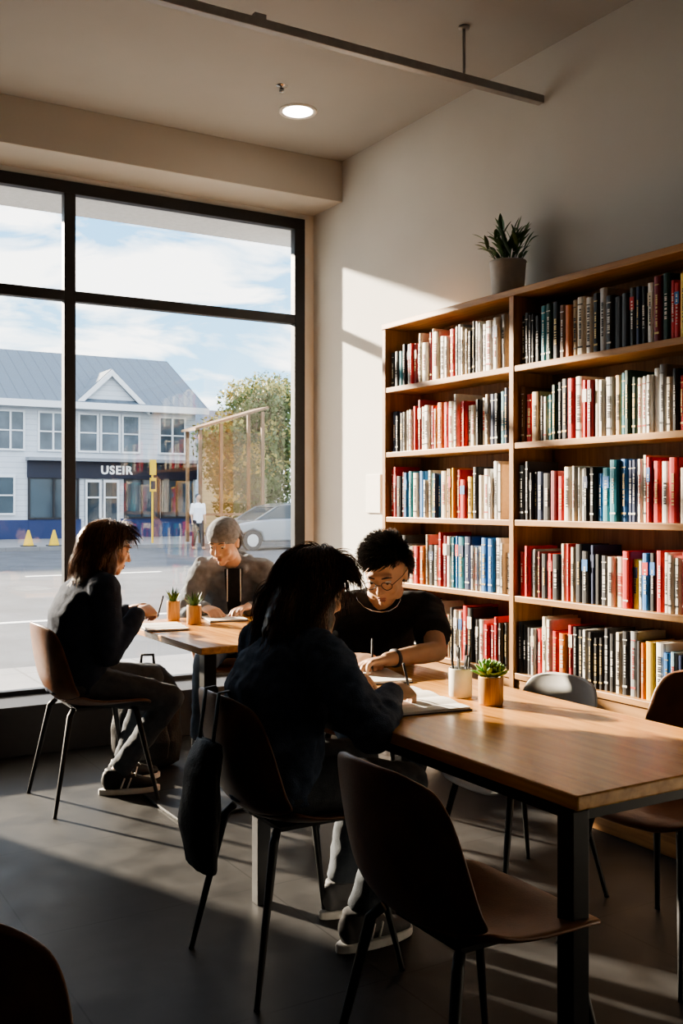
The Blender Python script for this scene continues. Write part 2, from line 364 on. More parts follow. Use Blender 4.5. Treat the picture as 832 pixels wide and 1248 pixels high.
# ---------------------------------------------------------------- plants
leafm=plain('leaf_green',(.05,.13,.035),.45,var=.4,scale=20); leafl=plain('leaf_light',(.25,.45,.12),.5,var=.3,scale=30)
soil=plain('soil',(.03,.02,.015),.95,bump=.5,bscale=100)
def leaf(mb,base,d,length,width,droop,mat=0,seg=6):
    d=V(d).normalized(); side=d.cross(UP)
    if side.length<.05: side=V((1,0,0))
    side.normalize(); p=V(base); vs=[]; fs=[]
    for i in range(seg+1):
        s=i/seg; wv=width*math.sin(math.pi*min(.98,s*.9+.08))**.8
        nn=side.cross(d).normalized()
        vs+= [p-side*wv+nn*wv*.3,p.copy(),p+side*wv+nn*wv*.3]
        p=p+d*(length/seg); d=(d+V((0,0,-droop/seg))).normalized()
    for i in range(seg):
        for j in range(2): fs.append((i*3+j,i*3+j+1,i*3+j+4,i*3+j+3))
    mb.add(vs,fs,mat)
px,py=3.17,3.74
e=thing('potted_plant','leafy green plant in a grey ceramic pot standing on the bookcase','plant',(px,py,BT))
mb=MB(); mb.lathe((px,py,BT),[(0,0.0),(.068,0),(.074,.01),(.086,.165),(.088,.175),(.080,.175),(.078,.15),(0,.15)],32); part(e,'pot',mb,[plain('grey_ceramic',(.50,.48,.45),.6,var=.06,scale=40)],True)
mb=MB(); mb.cyl((px,py,BT+.13),(px,py,BT+.152),.077,n=20); part(e,'soil',mb,[soil])
mb=MB()
for i in range(20):
    a=i*2.4; el=.62+.85*((i*7)%20)/20
    d=V((math.cos(a)*math.cos(el),math.sin(a)*math.cos(el),math.sin(el)))
    L=.10+.15*max(0,math.sin(el)-.45)
    st=V((px,py,BT+.14)); tip=st+d*L
    mb.chain([st+V((d.x,d.y,0))*.03,tip],[.0025,.0018],6)
    for j in range(4):
        dd=(d*1.0+V((random.uniform(-.7,.7),random.uniform(-.7,.7),random.uniform(.0,.5)))).normalized()
        leaf(mb,tip-d*.028*j,dd,random.uniform(.06,.10),random.uniform(.009,.014),random.uniform(.2,.9))
part(e,'foliage',mb,[leafm],True)
cupwood=wood('bamboo_cup',(.42,.22,.08),(.65,.40,.17),'Z',.4,3)
def cup(e,c,r,h,m,name='pot'):
    mb=MB(); mb.lathe(c,[(0,0),(r*.92,0),(r,.006),(r,h-.003),(r*.97,h),(r*.9,h-.002),(r*.88,.012),(0,.012)],28); return part(e,name,mb,[m],True)
def succulent(loc,label,r=.037,h=.085):
    e=thing('potted_succulent',label,'plant',loc); cup(e,loc,r,h,cupwood); c=V(loc)
    mb=MB(); mb.cyl(c+V((0,0,h-.025)),c+V((0,0,h-.008)),r*.88,n=18); part(e,'soil',mb,[soil])
    mb=MB()
    for cx,cy,s in((-.012,0,1.15),(.016,.01,.95),(.008,-.018,.9)):
        for k in range(22):
            a=k*2.4; el=.25+1.2*k/22
            d=V((math.cos(a)*math.cos(el),math.sin(a)*math.cos(el),math.sin(el))); b=c+V((cx,cy,h))
            sd=d.cross(UP).normalized(); nn=sd.cross(d); L=.026*s
            mb.ell(b+d*L*.8,sd*.008*s,nn*.004*s,d*L,8,6)
    part(e,'leaves',mb,[leafl],True)
def grasspot(loc,label,r=.033,h=.10):
    e=thing('potted_grass',label,'plant',loc); cup(e,loc,r,h,cupwood); c=V(loc)
    mb=MB(); mb.cyl(c+V((0,0,h-.02)),c+V((0,0,h-.006)),r*.88,n=18); part(e,'soil',mb,[soil])
    mb=MB()
    for k in range(34):
        a=k*2.4; el=random.uniform(.8,1.45); d=V((math.cos(a)*math.cos(el),math.sin(a)*math.cos(el),math.sin(el)))
        leaf(mb,c+V((math.cos(a)*.012,math.sin(a)*.012,h-.008)),d,random.uniform(.045,.08),.0045,.4,0,4)
    part(e,'leaves',mb,[leafm],True)
TZ=.75
succulent((1.935,2.36,TZ),'small green succulent in a round wooden cup on the table')
grasspot((1.93,4.87,TZ),'small grassy plant in a wooden cup on the cafe table')
grasspot((1.955,4.66,TZ),'small spiky green plant in a wooden cup on the cafe table',.036,.095)
pc=V((1.93,2.50,TZ)); e=thing('pen_cup','cream ceramic pen cup standing on the table','cup',pc); cup(e,pc,.036,.09,plain('cream_ceramic',(.75,.73,.67),.45,var=.04),'cup')
for i in range(7):
    a=i*.9+.3; b=pc+V((math.cos(a)*.020,math.sin(a)*.020,.014)); tp=pc+V((math.cos(a)*.030,math.sin(a)*.030,random.uniform(.125,.155)))
    e=thing('pen','dark pen standing in the cream pen cup','pen',b,group='pens in the cup')
    mb=MB(); mb.cyl(b,tp,.0034,n=10); part(e,'barrel',mb,[[inkb,plain('grey_pen',(.2,.2,.22),.4),inkb][i%3]],True)
    mb=MB(); dd=(tp-b).normalized(); mb.cyl(tp-dd*.03,tp+dd*.004,.004,n=10); part(e,'cap',mb,[inkb],True)

# ---------------------------------------------------------------- tables
tabm=wood('oak_table',(.60,.27,.066),(.90,.48,.14),'Y',.26,.8)
tx0,tx1,ty0,ty1=1.48,2.17,1.53,3.20
e=thing('table','long oak topped communal table with square black legs','table',(1.82,2.37,0))
pbox(e,'tabletop',(tx0,ty0,.718),(tx1,ty1,TZ),tabm,.004)
for x in(tx0+.055,tx1-.055):
    for y in(ty0+.07,ty1-.12): pbox(e,'leg',(x-.024,y-.024,0),(x+.024,y+.024,.70),black,.003)
mb=MB(); mb.box((tx0+.04,ty0+.05,.678),(tx0+.07,ty1-.1,.718)); mb.box((tx1-.07,ty0+.05,.678),(tx1-.04,ty1-.1,.718)); mb.box((tx0+.07,ty0+.05,.678),(tx1-.07,ty0+.08,.718)); mb.box((tx0+.07,ty1-.13,.678),(tx1-.07,ty1-.10,.718))
part(e,'apron_frame',mb,[black])
e=thing('cafe_table','small oak topped pedestal table with black steel base','table',(1.85,4.25,0))
pbox(e,'tabletop',(1.66,3.88,.720),(2.40,4.95,TZ),tabm,.004)
mb=MB(); mb.box((1.82,4.22,.012),(1.88,4.28,.72)); part(e,'pedestal',mb,[black],bevel=.003)
mb=MB(); mb.box((1.62,4.03,0),(2.08,4.47,.014)); part(e,'base_plate',mb,[black],bevel=.004)

# ---------------------------------------------------------------- chairs
brownl=plain('brown_leather',(.21,.092,.046),.38,var=.25,scale=12,bump=.12,bscale=180)
greysh=plain('grey_shell',(.50,.50,.49),.45,var=.04)
def shell(rows,i0,i1):
    mb=MB(); n=12; vs=[];fs=[]
    for (x,z,hw,cx,cz) in rows[i0:i1]:
        for j in range(n+1):
            s=-1+2*j/n; k=abs(s)**2.4
            vs.append((x+cx*k,s*hw,z+cz*k))
    R=i1-i0
    for i in range(R-1):
        for j in range(n): fs.append((i*(n+1)+j,i*(n+1)+j+1,(i+1)*(n+1)+j+1,(i+1)*(n+1)+j))
    mb.add(vs,fs); return mb
ROWS=[(-.262,.815,.09,.012,-.004),(-.264,.808,.15,.03,-.008),(-.262,.785,.188,.045,0),(-.256,.73,.212,.06,0),(-.246,.66,.222,.07,0),(-.232,.59,.228,.075,.005),(-.208,.525,.232,.065,.02),(-.165,.472,.235,.045,.04),
      (-.10,.447,.236,.02,.045),(-.02,.440,.238,.0,.04),(.07,.443,.236,.0,.032),(.15,.450,.23,-.004,.022),(.205,.450,.215,-.01,.01),(.232,.440,.185,-.02,.004),(.240,.428,.13,-.02,0)]
def chair_meshes():
    b=shell(ROWS,0,8).mesh('backrest',[],smooth=True); s=shell(ROWS,7,15).mesh('seat',[],smooth=True)
    legs=[]
    for sx in(-1,1):
        for sy in(-1,1):
            mb=MB(); mb.sweep([(sx*.13,sy*.14,.440),(sx*.15,sy*.16,.415),(sx*.232,sy*.222,.008),(sx*.233,sy*.223,0)],[.012,.0135,.008,.009],n=12,cap=0); legs.append(mb.mesh('leg',[black],smooth=True))
    mb=MB(); mb.box((-.11,-.12,.426),(.11,.12,.438)); fr=mb.mesh('underframe',[black])
    return b,s,legs,fr
CM_B,CM_S,CM_L,CM_F=chair_meshes()
def chair(x,y,rot,label,mat=None,group='dining chairs',sc=None):
    mat=mat or brownl
    e=thing('chair',label,'chair',(x,y,0),rot,group)
    if sc: e.scale=sc
    for nm,me in(('backrest',CM_B),('seat',CM_S)):
        m2=me.copy(); m2.materials.clear(); m2.materials.append(mat)
        o=link(nm,m2,parent=e); md=o.modifiers.new('s','SOLIDIFY'); md.thickness=.014; md.offset=0
        md=o.modifiers.new('u','SUBSURF'); md.levels=2; md.render_levels=2
    for l in CM_L: link('leg',l,parent=e)
    link('underframe',CM_F,parent=e)
    return e
chair(1.39,1.775,0,'empty brown moulded chair with black legs tucked at the table')
chair(1.43,2.65,0,'brown moulded chair carrying a person in navy sweater')
chair(1.42,4.57,0,'brown moulded chair carrying a person in dark jacket')
chair(2.25,3.60,math.atan2(-.94,-.35),'dark moulded chair under a person in black shirt')
chair(2.44,5.23,math.atan2(-.94,-.30),'dark moulded chair under a person in grey hoodie')
chair(2.42,2.12,math.pi+.06,'empty brown moulded chair beside the long table and bookcase')
chair(2.36,2.74,math.pi-.05,'empty pale grey moulded chair between the table and bookcase',greysh,sc=(.95,.95,.89))
chair(.078,1.178,math.radians(-121),'brown moulded chair standing alone near the tables')

# ---------------------------------------------------------------- paper, pens, bags
paper=plain('notebook_paper',(.85,.84,.80),.8,var=.02); covern=plain('notebook_cover',(.05,.05,.06),.5)
def notebook(c,rot,w,h,label,open_=True):
    e=thing('notebook',label,'notebook',c,rot)
    mb=MB(); W=w if open_ else w/2
    mb.box((-W,-h/2,0),(W,h/2,.003)); part(e,'cover',mb,[covern],world=False)
    for sgn in((-1,1) if open_ else (0,)):
        mb=MB(); n=8; vs=[];fs=[]
        x0,x1=(0,sgn*(w-.004)) if open_ else (-w/2+.003,w/2-.003)
        for i in range(n+1):
            s=i/n; x=x0+(x1-x0)*s; z=.004+(.010*math.sin(math.pi*min(1,s*1.25+.12))**.7 if s<.75 and open_ else .006)
            vs+=[(x,-h/2+.004,z),(x,h/2-.004,z),(x,-h/2+.004,.003),(x,h/2-.004,.003)]
        for i in range(n):
            a=i*4; fs+=[(a,a+4,a+5,a+1),(a+2,a+3,a+7,a+6),(a,a+2,a+6,a+4),(a+1,a+5,a+7,a+3)]
        fs+=[(0,1,3,2),(n*4,n*4+2,n*4+3,n*4+1)]
        mb.add(vs,fs)
        part(e,'page_block',mb,[paper],world=False)
    return e
notebook((1.735,2.52,TZ),math.radians(90-8),.185,.25,'open white notebook lying on the table under a writing hand')
notebook((1.86,2.93,TZ),math.radians(-14),.24,.26,'closed pad of white paper on the table by folded arms',False)
notebook((2.17,4.78,TZ),math.radians(-12),.20,.25,'white paper pad on the cafe table',False)
notebook((1.77,4.60,TZ),math.radians(80),.14,.2,'open white notebook on the cafe table',True)
def pen(a,b,label):
    a=V(a); b=V(b); e=thing('pen',label,'pen',a); dd=(b-a).normalized()
    mb=MB(); mb.cyl(a+dd*.012,b,.004,n=10); part(e,'barrel',mb,[inkb],True)
    mb=MB(); mb.cyl(a,a+dd*.012,.0008,.004,n=10); part(e,'tip',mb,[MATS['chrome']],True)

# ---------------------------------------------------------------- people
def frame(f,up=UP):
    f=V(f).normalized(); r=f.cross(up).normalized(); return f,r,r.cross(f)
def ik(a,c,l1,l2,pole):
    a=V(a);c=V(c);d=c-a; L=min(d.length,l1+l2-.002); dn=d.normalized()
    x=(l1*l1-l2*l2+L*L)/(2*L); h=math.sqrt(max(0,l1*l1-x*x)); p=V(pole); p=(p-dn*p.dot(dn)).normalized()
    return a+dn*x+p*h
def hand(mb,wr,d,n,ts,curl=(.5,.6,.5),s=1.0,spread=.05,thumb=.5):
    d=V(d).normalized(); n=V(n); n=(n-d*n.dot(d)).normalized(); w=d.cross(n)*ts
    mb.sweep([wr-d*.01,wr+d*.02*s,wr+d*.055*s,wr+d*.088*s],[.024*s,.032*s,.040*s,.038*s],[.018*s,.016*s,.015*s,.011*s],side=w,n=16)
    mb.ell(wr+d*.032*s+w*.022*s+n*.006*s,d*.03*s,w*.016*s,n*.014*s)
    L=[.070,.078,.072,.056]
    for i,o in enumerate((.030,.010,-.010,-.029)):
        root=wr+d*(.086-.004*abs(i-1.2))*s+w*o*s; fd=(d+w*(1.5-i)*spread).normalized(); p=root; pts=[p]; ang=0
        for k,fr in enumerate((.44,.31,.25)):
            ang+=curl[k]*(1+.08*i)
            dd=(fd*math.cos(ang)+n*math.sin(ang)); p=p+dd*L[i]*fr*s; pts.append(p)
        mb.chain(pts,[.0092*s,.0084*s,.0076*s,.0066*s],10)
    root=wr+d*.022*s+w*.028*s+n*.006*s
    td=(d*.75+w*(.65-.3*thumb)+n*(.15+.5*thumb)).normalized(); p1=root+td*.038*s; td2=(td+d*.2-w*.35*thumb+n*.1).normalized(); p2=p1+td2*.030*s; p3=p2+(td2-w*.2*thumb).normalized()*.024*s
    mb.chain([root,p1,p2,p3],[.0125*s,.0108*s,.0095*s,.0075*s],10)
    return wr+d*.10*s
def strands(mb,roots,nseg,grav,wave,r0,push,dir0,freq=30,seed=0,kids=12,clump=.012,curl=.006):
    rnd=random.Random(seed)
    for (p,nrm,length) in roots:
        p=V(p); d=dir0(p,nrm); d=(d-nrm*(d.dot(nrm)-.10)).normalized()
        g=[p.copy()]; st=length/nseg; of=V((seed*3.1,0,0))
        for i in range(nseg):
            nv=noise.noise_vector(p*7+of)
            d=(d+V((0,0,-1))*grav*(st/.03)+nv*wave).normalized(); p2=push(p+d*st)
            d=(p2-p).normalized() if (p2-p).length>1e-6 else d
            p=p2; g.append(p.copy())
        a=nrm.cross(V((.3,.5,.8))).normalized(); b=nrm.cross(a)
        nph=noise.noise(g[0]*10)*5
        for k in range(kids):
            r_=clump*math.sqrt(rnd.random()); an=rnd.uniform(0,6.28); off=a*math.cos(an)*r_+b*math.sin(an)*r_; ln=rnd.uniform(.75,1.0); ph=nph+rnd.uniform(-1.2,1.2)
            K=max(3,int(nseg*ln)); pts=[]; lift=rnd.uniform(0,.004)
            for i in range(K+1):
                t=i/nseg; c=curl*min(1,t*2.2); s_=i*st
                pts.append(g[i]+off*(1-.15*t)+nrm*lift*min(1,t*3)+(a*math.cos(freq*s_+ph)+b*math.sin(freq*s_+ph))*c)
            rad=[r0*(1-.7*(i/K)**2) for i in range(K+1)]
            mb.sweep(pts,rad,n=3,cap=.2,mat=rnd.choice((0,0,1)))
skinA=plain('skin_light',(.60,.38,.27),.55,var=.05,scale=25,sss=.2); skinB=plain('skin_tan',(.56,.34,.22),.55,var=.05,scale=25,sss=.2)
eyew=plain('eye_white',(.7,.68,.65),.2,var=0); iris=plain('eye_dark',(.03,.02,.015),.15,var=0); lipm=plain('lip_rose',(.42,.19,.15),.5,var=.05)
def person(name_label,J,clothes,hair,skin,base,glasses=False,voxel=.005,extra=None):
    base=V(base)
    P,C,N,Hd=[V(J[k]) for k in('P','C','N','H')]
    f,r,_=frame(J['f']); hf,hr,hu=frame(J['hf'])
    hw=J.get('sw',.185); SR=N+r*hw+V((0,0,-.035)); SL=N-r*hw+V((0,0,-.035))
    WR,WL=V(J['WR']),V(J['WL'])
    ER=ik(SR,WR,.285,.25,J.get('pR',r*.6+V((0,0,-1)))); EL=ik(SL,WL,.285,.25,J.get('pL',-r*.6+V((0,0,-1))))
    HR=P+r*.088+V((0,0,-.01)); HL=P-r*.088+V((0,0,-.01))
    AR,AL=V(J['AR']),V(J['AL'])
    KR=ik(HR,AR,.43,.42,J.get('kR',f+UP*.9)); KL=ik(HL,AL,.43,.42,J.get('kL',f+UP*.9))
    spine=[P+V((0,0,-.04)),P+V((0,0,.04)),P.lerp(C,.55),C,C.lerp(N,.6),N+V((0,0,.0))]
    sa=[.15,.155,.135,.155,.155,.07]; sb_=[.10,.11,.095,.11,.09,.055]
    m=MB()
    m.sweep(spine,sa,sb_,side=r,n=24)
    for S in(SR,SL): m.chain([N+V((0,0,-.01)),S],[.05,.05])
    for S,E,W in((SR,ER,WR),(SL,EL,WL)):
        mid=E.lerp(W,.3); m.chain([S,S.lerp(E,.4),E,mid,W],[.050,.046,.037,.038,.025])
    for h,k,a in((HR,KR,AR),(HL,KL,AL)): m.chain([h,k,k.lerp(a,.3),a,V((a.x,a.y,.05))],[.078,.052,.050,.034,.034])
    m.chain([N+V((0,0,-.01)),Hd-hu*.06-hf*.02],[.057,.052])
    def hp(x,y,z): return Hd+hr*x+hf*y+hu*z
    def he(c,a,b,cc): m.ell(hp(*c),hr*a,hf*b,hu*cc,20,14)
    he((0,-.012,.028),.074,.094,.084); he((0,.022,-.035),.058,.066,.068); he((0,.012,.0),.069,.078,.075)
    he((0,.062,-.088),.024,.022,.020); he((0,.074,.034),.048,.016,.012)
    for s in(-1,1):
        he((s*.036,.058,-.028),.024,.025,.024); he((s*.043,.02,-.072),.020,.038,.022)
        he((s*.075,-.008,-.008),.007,.017,.029); he((s*.080,-.014,.006),.005,.013,.016)
        he((s*.031,.078,.021),.016,.007,.004); he((s*.031,.080,.002),.014,.006,.0035)
    m.chain([hp(0,.084,.018),hp(0,.097,-.012),hp(0,.104,-.026)],[.007,.009,.011],12)
    for s in(-1,1): m.sph(hp(s*.010,.093,-.029),.0075)
    m.chain([hp(-.018,.079,-.056),hp(0,.086,-.054),hp(.018,.079,-.056)],[.005,.008,.005],10)
    m.chain([hp(-.015,.077,-.066),hp(0,.084,-.067),hp(.015,.077,-.066)],[.005,.008,.005],10)
    for (W,E,key,ts) in((WR,ER,'hR',1),(WL,EL,'hL',-1)):
        hd=J[key]; hand(m,W,hd['d'],hd['n'],hd.get('ts',ts),hd.get('curl',(.4,.6,.5)),hd.get('s',1),hd.get('spread',.04),hd.get('thumb',.5))
    me=baked(m,'person',[skin],base,voxel,3)
    po=link('person',me,base); tag(po,name_label,'person')
    def child(name,mb,mats,lab=None,smooth=True,par=po):
        me=mb.mesh(name,mats,base,smooth); fixn(me); o=link(name,me,parent=par)
        if lab:o["label"]=lab
        return o
    for s in(-1,1):
        mb=MB(); mb.ell(hp(s*.031,.0755,.011),hr*.0125,hf*.0115,hu*.008,14,10,0); mb.ell(hp(s*.031,.0855,.008),hr*.0055,hf*.002,hu*.0050,12,8,1); child('eye',mb,[eyew,iris])
        mb=MB(); mb.sweep([hp(s*.014,.0895,.030),hp(s*.032,.0905,.036),hp(s*.050,.078,.030)],[.0022,.0032,.0016],n=8); child('eyebrow',mb,[hair['mat']])
    mb=MB(); mb.ell(hp(0,.0885,-.0555),hr*.018,hf*.005,hu*.0038,14,8); mb.ell(hp(0,.0875,-.0655),hr*.015,hf*.005,hu*.0048,14,8); child('mouth',mb,[lipm])
    # hair
    mb=MB(); rnd=random.Random(hair.get('seed',1)); roots=[]
    er=(.079,.100,.090); cc=hp(0,-.014,.030)
    def inhead(p,k=1.0):
        q=p-cc; x,y,z=q.dot(hr)/(er[0]*k),q.dot(hf)/(er[1]*k),q.dot(hu)/(er[2]*k); return x*x+y*y+z*z,(x,y,z)
    fl=hair.get('front',.55); low=hair.get('low',-.75)
    nu,nv=48,32; grid={}; vs=[];fs=[]
    for j in range(nv+1):
        for i in range(nu):
            t=math.pi*j/nv; p=2*math.pi*i/nu; x,y,z=math.sin(t)*math.cos(p),math.sin(t)*math.sin(p),math.cos(t)
            k=1.0+.01*math.sin(9*p+3*t)
            vs.append(cc+hr*x*er[0]*k+hf*y*er[1]*k+hu*z*er[2]*k); grid[(j,i)]=(x,y,z)
    def scalp(x,y,z):
        if y>.25: return z>fl-.1*abs(x)
        if y>-.15: return z>-.25 if abs(x)<.99 and y<.0 else z>fl*(y+.15)/.4
        return z>low
    for j in range(nv):
        for i in range(nu):
            k=(i+1)%nu; q=[grid[(j,i)],grid[(j,k)],grid[(j+1,k)],grid[(j+1,i)]]
            if all(scalp(*a) for a in q): fs.append((j*nu+i,j*nu+k,(j+1)*nu+k,(j+1)*nu+i))
    mb.add(vs,fs)
    cnt=0
    while cnt<hair['n']:
        x,y,z=rnd.gauss(0,1),rnd.gauss(0,1),rnd.gauss(0,1); l=math.sqrt(x*x+y*y+z*z); x/=l;y/=l;z/=l
        if not scalp(x,y,z): continue
        if hair.get('maxz') is not None and z>hair['maxz']: continue
        cnt+=1; nrm=(hr*x/er[0]+hf*y/er[1]+hu*z/er[2]).normalized()
        L=hair['len'](x,y,z)*rnd.uniform(.8,1.1)
        roots.append((cc+hr*x*er[0]*1.0+hf*y*er[1]*1.0+hu*z*er[2]*1.0,nrm,L))
    layer=hair.get('vol',1.12)
    def push(p):
        k=layer*rnd.uniform(.98,1.03); v,(x,y,z)=inhead(p,k)
        if v<1:
            s=1/math.sqrt(max(v,1e-4)); p=cc+hr*x*s*er[0]*k+hf*y*s*er[1]*k+hu*z*s*er[2]*k
        q=p-Hd
        if hair.get('long') and q.dot(hf)>.035 and q.dot(hu)<.05 and abs(q.dot(hr))<.085 and q.dot(hu)>-.16:
            s=1 if q.dot(hr)>0 else -1; p=p+hr*(s*.085-q.dot(hr))*.8
        ax=C-N; t=max(0,min(1,(p-N).dot(ax)/ax.dot(ax))); c0=N+ax*t; dd=p-c0; R=.09+.055*t
        if dd.length<R and p.z<N.z+.04: p=c0+dd.normalized()*R
        return p
    strands(mb,roots,hair.get('seg',12),hair['grav'],hair['wave'],hair.get('r',.0014),push,lambda p,n:hair['dir'](p,n,hf,hr,hu,(p-Hd).dot(hr)),hair.get('freq',40),hair.get('seed',1),hair.get('kids',12),hair.get('clump',.012),hair.get('curl',.005))
    ho=child('hair',mb,[hair['mat'],hair.get('mat2',hair['mat'])],hair['label'])
    if hair.get('long'):
        mm=MB(); Lh=hair['long']
        mm.ell(cc-hf*.006,hr*er[0]*1.03,hf*er[1]*1.0,hu*er[2]*1.03,24,16)
        b0=cc-hf*.04-hu*.01; b1=N-f*.045+UP*.055; b2=N-f*.080-UP*(Lh-.20)
        mm.sweep([b0,b0.lerp(b1,.5)-f*.008,b1,b2],[.072,.072,.066,.035],[.050,.045,.038,.016],side=hr,n=24)
        for s in(-1,1):
            a0=cc+hr*s*.060-hu*.02+hf*.0; a1=V((a0.x,a0.y,a0.z-.09))+hr*s*.006; a2=a1-UP*(Lh-.17)+hr*s*.002
            mm.sweep([a0,a1,a2],[.022,.022,.010],[.042,.038,.018],side=hr,n=16)
        m3=baked(mm,'hm',[hair['mat']],base,.006,3,((.016,.035),(.010,.015)))
        import bmesh
        bm=bmesh.new(); bm.from_mesh(ho.data); bm.from_mesh(m3)
        bm.to_mesh(ho.data); bm.free()
        for p in ho.data.polygons: p.use_smooth=True
    # clothing
    for cl in clothes:
        mb=MB(); kind=cl['kind']
        if kind=='top':
            g=cl.get('g',.022)
            m2=[P+V((0,0,-.05)),P+V((0,0,.03)),P.lerp(C,.55),C,C.lerp(N,.6),N+V((0,0,.005))]
            mb.sweep(m2,[.165+g*.5,.162+g,.150+g,.163+g,.158+g,.075+g*.4],[.115+g*.4,.115+g,.108+g,.115+g,.097+g*.8,.062+g*.2],side=r,n=28,cap=.1)
            for S,E,W in((SR,ER,WR),(SL,EL,WL)):
                mb.chain([N+V((0,0,-.02)),N.lerp(S,.6)+V((0,0,-.005)),S],[.058+g*.3,.062+g*.3,.060+g*.5])
                if cl.get('short'):
                    e2=S.lerp(E,.55); mb.chain([S,e2],[.060+g*.5,.058+g*.5]); mb.sweep([S.lerp(E,.4),S.lerp(E,.66)],[.060+g*.4,.062+g*.5],n=20,cap=.02)
                else:
                    we=W.lerp(E,.07); mb.chain([S,S.lerp(E,.5),E,E.lerp(W,.5),we],[.060+g*.5,.056+g*.5,.047+g*.5,.043+g*.5,.033+g*.3])
                    mb.sweep([W.lerp(E,.16),W.lerp(E,.02)],[.037+g*.3,.035+g*.2],n=20,cap=.05)
            ux=(Hd-hu*.06-N).normalized(); mb.sweep([N-ux*.01,N+ux*cl.get('collar',.035)],[.072,.062],[.068,.060],side=r,n=24,cap=.02)
            if cl.get('hood'):
                b=-f
                mb.ell(N+b*.075+V((0,0,.0)),r*.110,b*.055,V((0,0,.075))+b*.02,20,12)
                for s in(-1,1): mb.chain([N+b*.06+r*.080*s+V((0,0,.02)),N+r*.085*s+V((0,0,.025)),N+f*.07+r*.055*s+V((0,0,-.03))],[.035,.028,.020])
        elif kind=='trousers':
            mb.sweep([P+V((0,0,-.07)),P+V((0,0,.0)),P+V((0,0,.08))],[.14,.168,.156],[.09,.120,.110],side=r,n=24,cap=.2)
            for h,k,a in((HR,KR,AR),(HL,KL,AL)):
                mb.chain([h,h.lerp(k,.5),k,k.lerp(a,.3),k.lerp(a,.9)],[.096,.082,.062,.060,.046]); mb.sweep([k.lerp(a,.7),k.lerp(a,.97)],[.051,.050],n=20,cap=.02)
        elif kind=='beanie':
            mb.ell(hp(0,-.018,.045),hr*.086,hf*.106,hu*.088,28,18); mb.sweep([hp(0,-.012,.028),hp(0,-.016,.062)],[.088,.086],[.106,.102],side=hr,n=32,cap=.02)
        me=baked(mb,cl['name'],[cl['mat']],base,.009 if kind!='beanie' else .006,2,cl.get('disp',((.020,.12),(.024,.05)) if kind=='top' else ((.012,.12),(.012,.05))))
        o=link(cl['name'],me,parent=po); o["label"]=cl['label']
    # shoes
    for a,td in((AR,J.get('tR',f)),(AL,J.get('tL',f))):
        t=V(td); t.z=0; t.normalize(); s=t.cross(UP); g0=V((a.x,a.y,0)); zz=V((0,0,1))
        pts=[g0-t*.062+zz*.058,g0-t*.02+zz*.062,g0+t*.05+zz*.056,g0+t*.12+zz*.042,g0+t*.175+zz*.036]
        mb=MB(); mb.sweep(pts,[.030,.037,.041,.043,.030],[.042,.048,.040,.026,.018],side=s,n=20,cap=.5)
        mb.sweep([g0-t*.01+zz*.06,g0-t*.006+zz*.115],[.044,.043],[.05,.052],side=s,n=20,cap=.05)
        me=baked(mb,'shoe',[J['shoe']],base,.006,3); o=link('shoe',me,parent=po); o["label"]=J['shoelabel']
        mb=MB(); pr=[]; 
        for q in range(28):
            an=2*math.pi*q/28; cx=math.cos(an); sx=math.sin(an); xx=.055+.142*cx; wv=.046*sx*(1+.10*cx)
            pr.append((xx,wv))
        vs=[g0+t*x+s*y+zz*z for z in(.0,.026) for x,y in pr]; n=28
        mb.add(vs,[tuple(range(n)),tuple(range(2*n-1,n-1,-1))]+[(i,(i+1)%n,n+(i+1)%n,n+i) for i in range(n)])
        me=mb.mesh('sole',[J['sole']],base); fixn(me); so_=link('sole',me,parent=o); md=so_.modifiers.new('b','BEVEL'); md.width=.004; md.segments=2
        mb=MB()
        for q in range(5):
            c0=g0+t*(.045+.018*q)+zz*(.102-.011*q); mb.sweep([c0-s*.024,c0+zz*.005,c0+s*.024],[.003,.0035,.003],n=6)
        for sd in(-1,1):
            for q in range(2):
                c0=g0+t*(.02+.03*q)+s*sd*.040+zz*.045; mb.sweep([c0-t*.008+zz*-.014+s*sd*.002,c0+t*.010+zz*.03-s*sd*.004],[.0045,.004],n=6)
        me=mb.mesh('laces',[J['sole']],base,True); link('laces',me,parent=o)
    if glasses:
        mb=MB()
        for s in(-1,1):
            pts=[hp(s*.032+.021*math.cos(a),.103-.006*abs(math.cos(a)),.007+.016*math.sin(a)) for a in[2*math.pi*i/20 for i in range(21)]]
            mb.sweep(pts,[.0016]*21,n=6); mb.sweep([hp(s*.053,.099,.012),hp(s*.076,.04,.012),hp(s*.082,-.01,.010)],[.0014]*3,n=6)
        mb.sweep([hp(-.011,.103,.010),hp(.011,.103,.010)],[.0014]*2,n=6); child('glasses',mb,[black],'thin dark wire framed glasses')
    if extra: extra(child,hp,N,f,r,C,P,WR,WL,ER,EL)
    return po
hairblk=plain('hair_black',(.024,.018,.015),.36,var=.3,scale=80); hairdk=plain('hair_dark_brown',(.075,.044,.030),.38,var=.35,scale=80); hairdk2=plain('hair_dark_highlight',(.21,.12,.072),.36,var=.35,scale=80)
hairbrn=plain('hair_brown',(.095,.047,.027),.36,var=.35,scale=80); hairbrn2=plain('hair_brown_highlight',(.24,.13,.07),.34,var=.35,scale=80); hairash=plain('hair_ash',(.16,.15,.14),.45,var=.4,scale=90)
navy=plain('navy_knit',(.085,.115,.175),.9,var=.2,scale=40,bump=.4,bscale=350,spec=.2); jack=plain('dark_jacket',(.032,.045,.075),.85,var=.15,bump=.3,bscale=250,spec=.15)
hoodm=plain('grey_hoodie',(.20,.22,.25),.9,var=.15,bump=.4,bscale=300,spec=.15); tee=plain('black_tee',(.020,.020,.022),.85,var=.2,bump=.3,bscale=350,spec=.2)
bean=plain('grey_knit',(.26,.275,.30),.95,var=.2,scale=60,bump=.6,bscale=250,spec=.15)
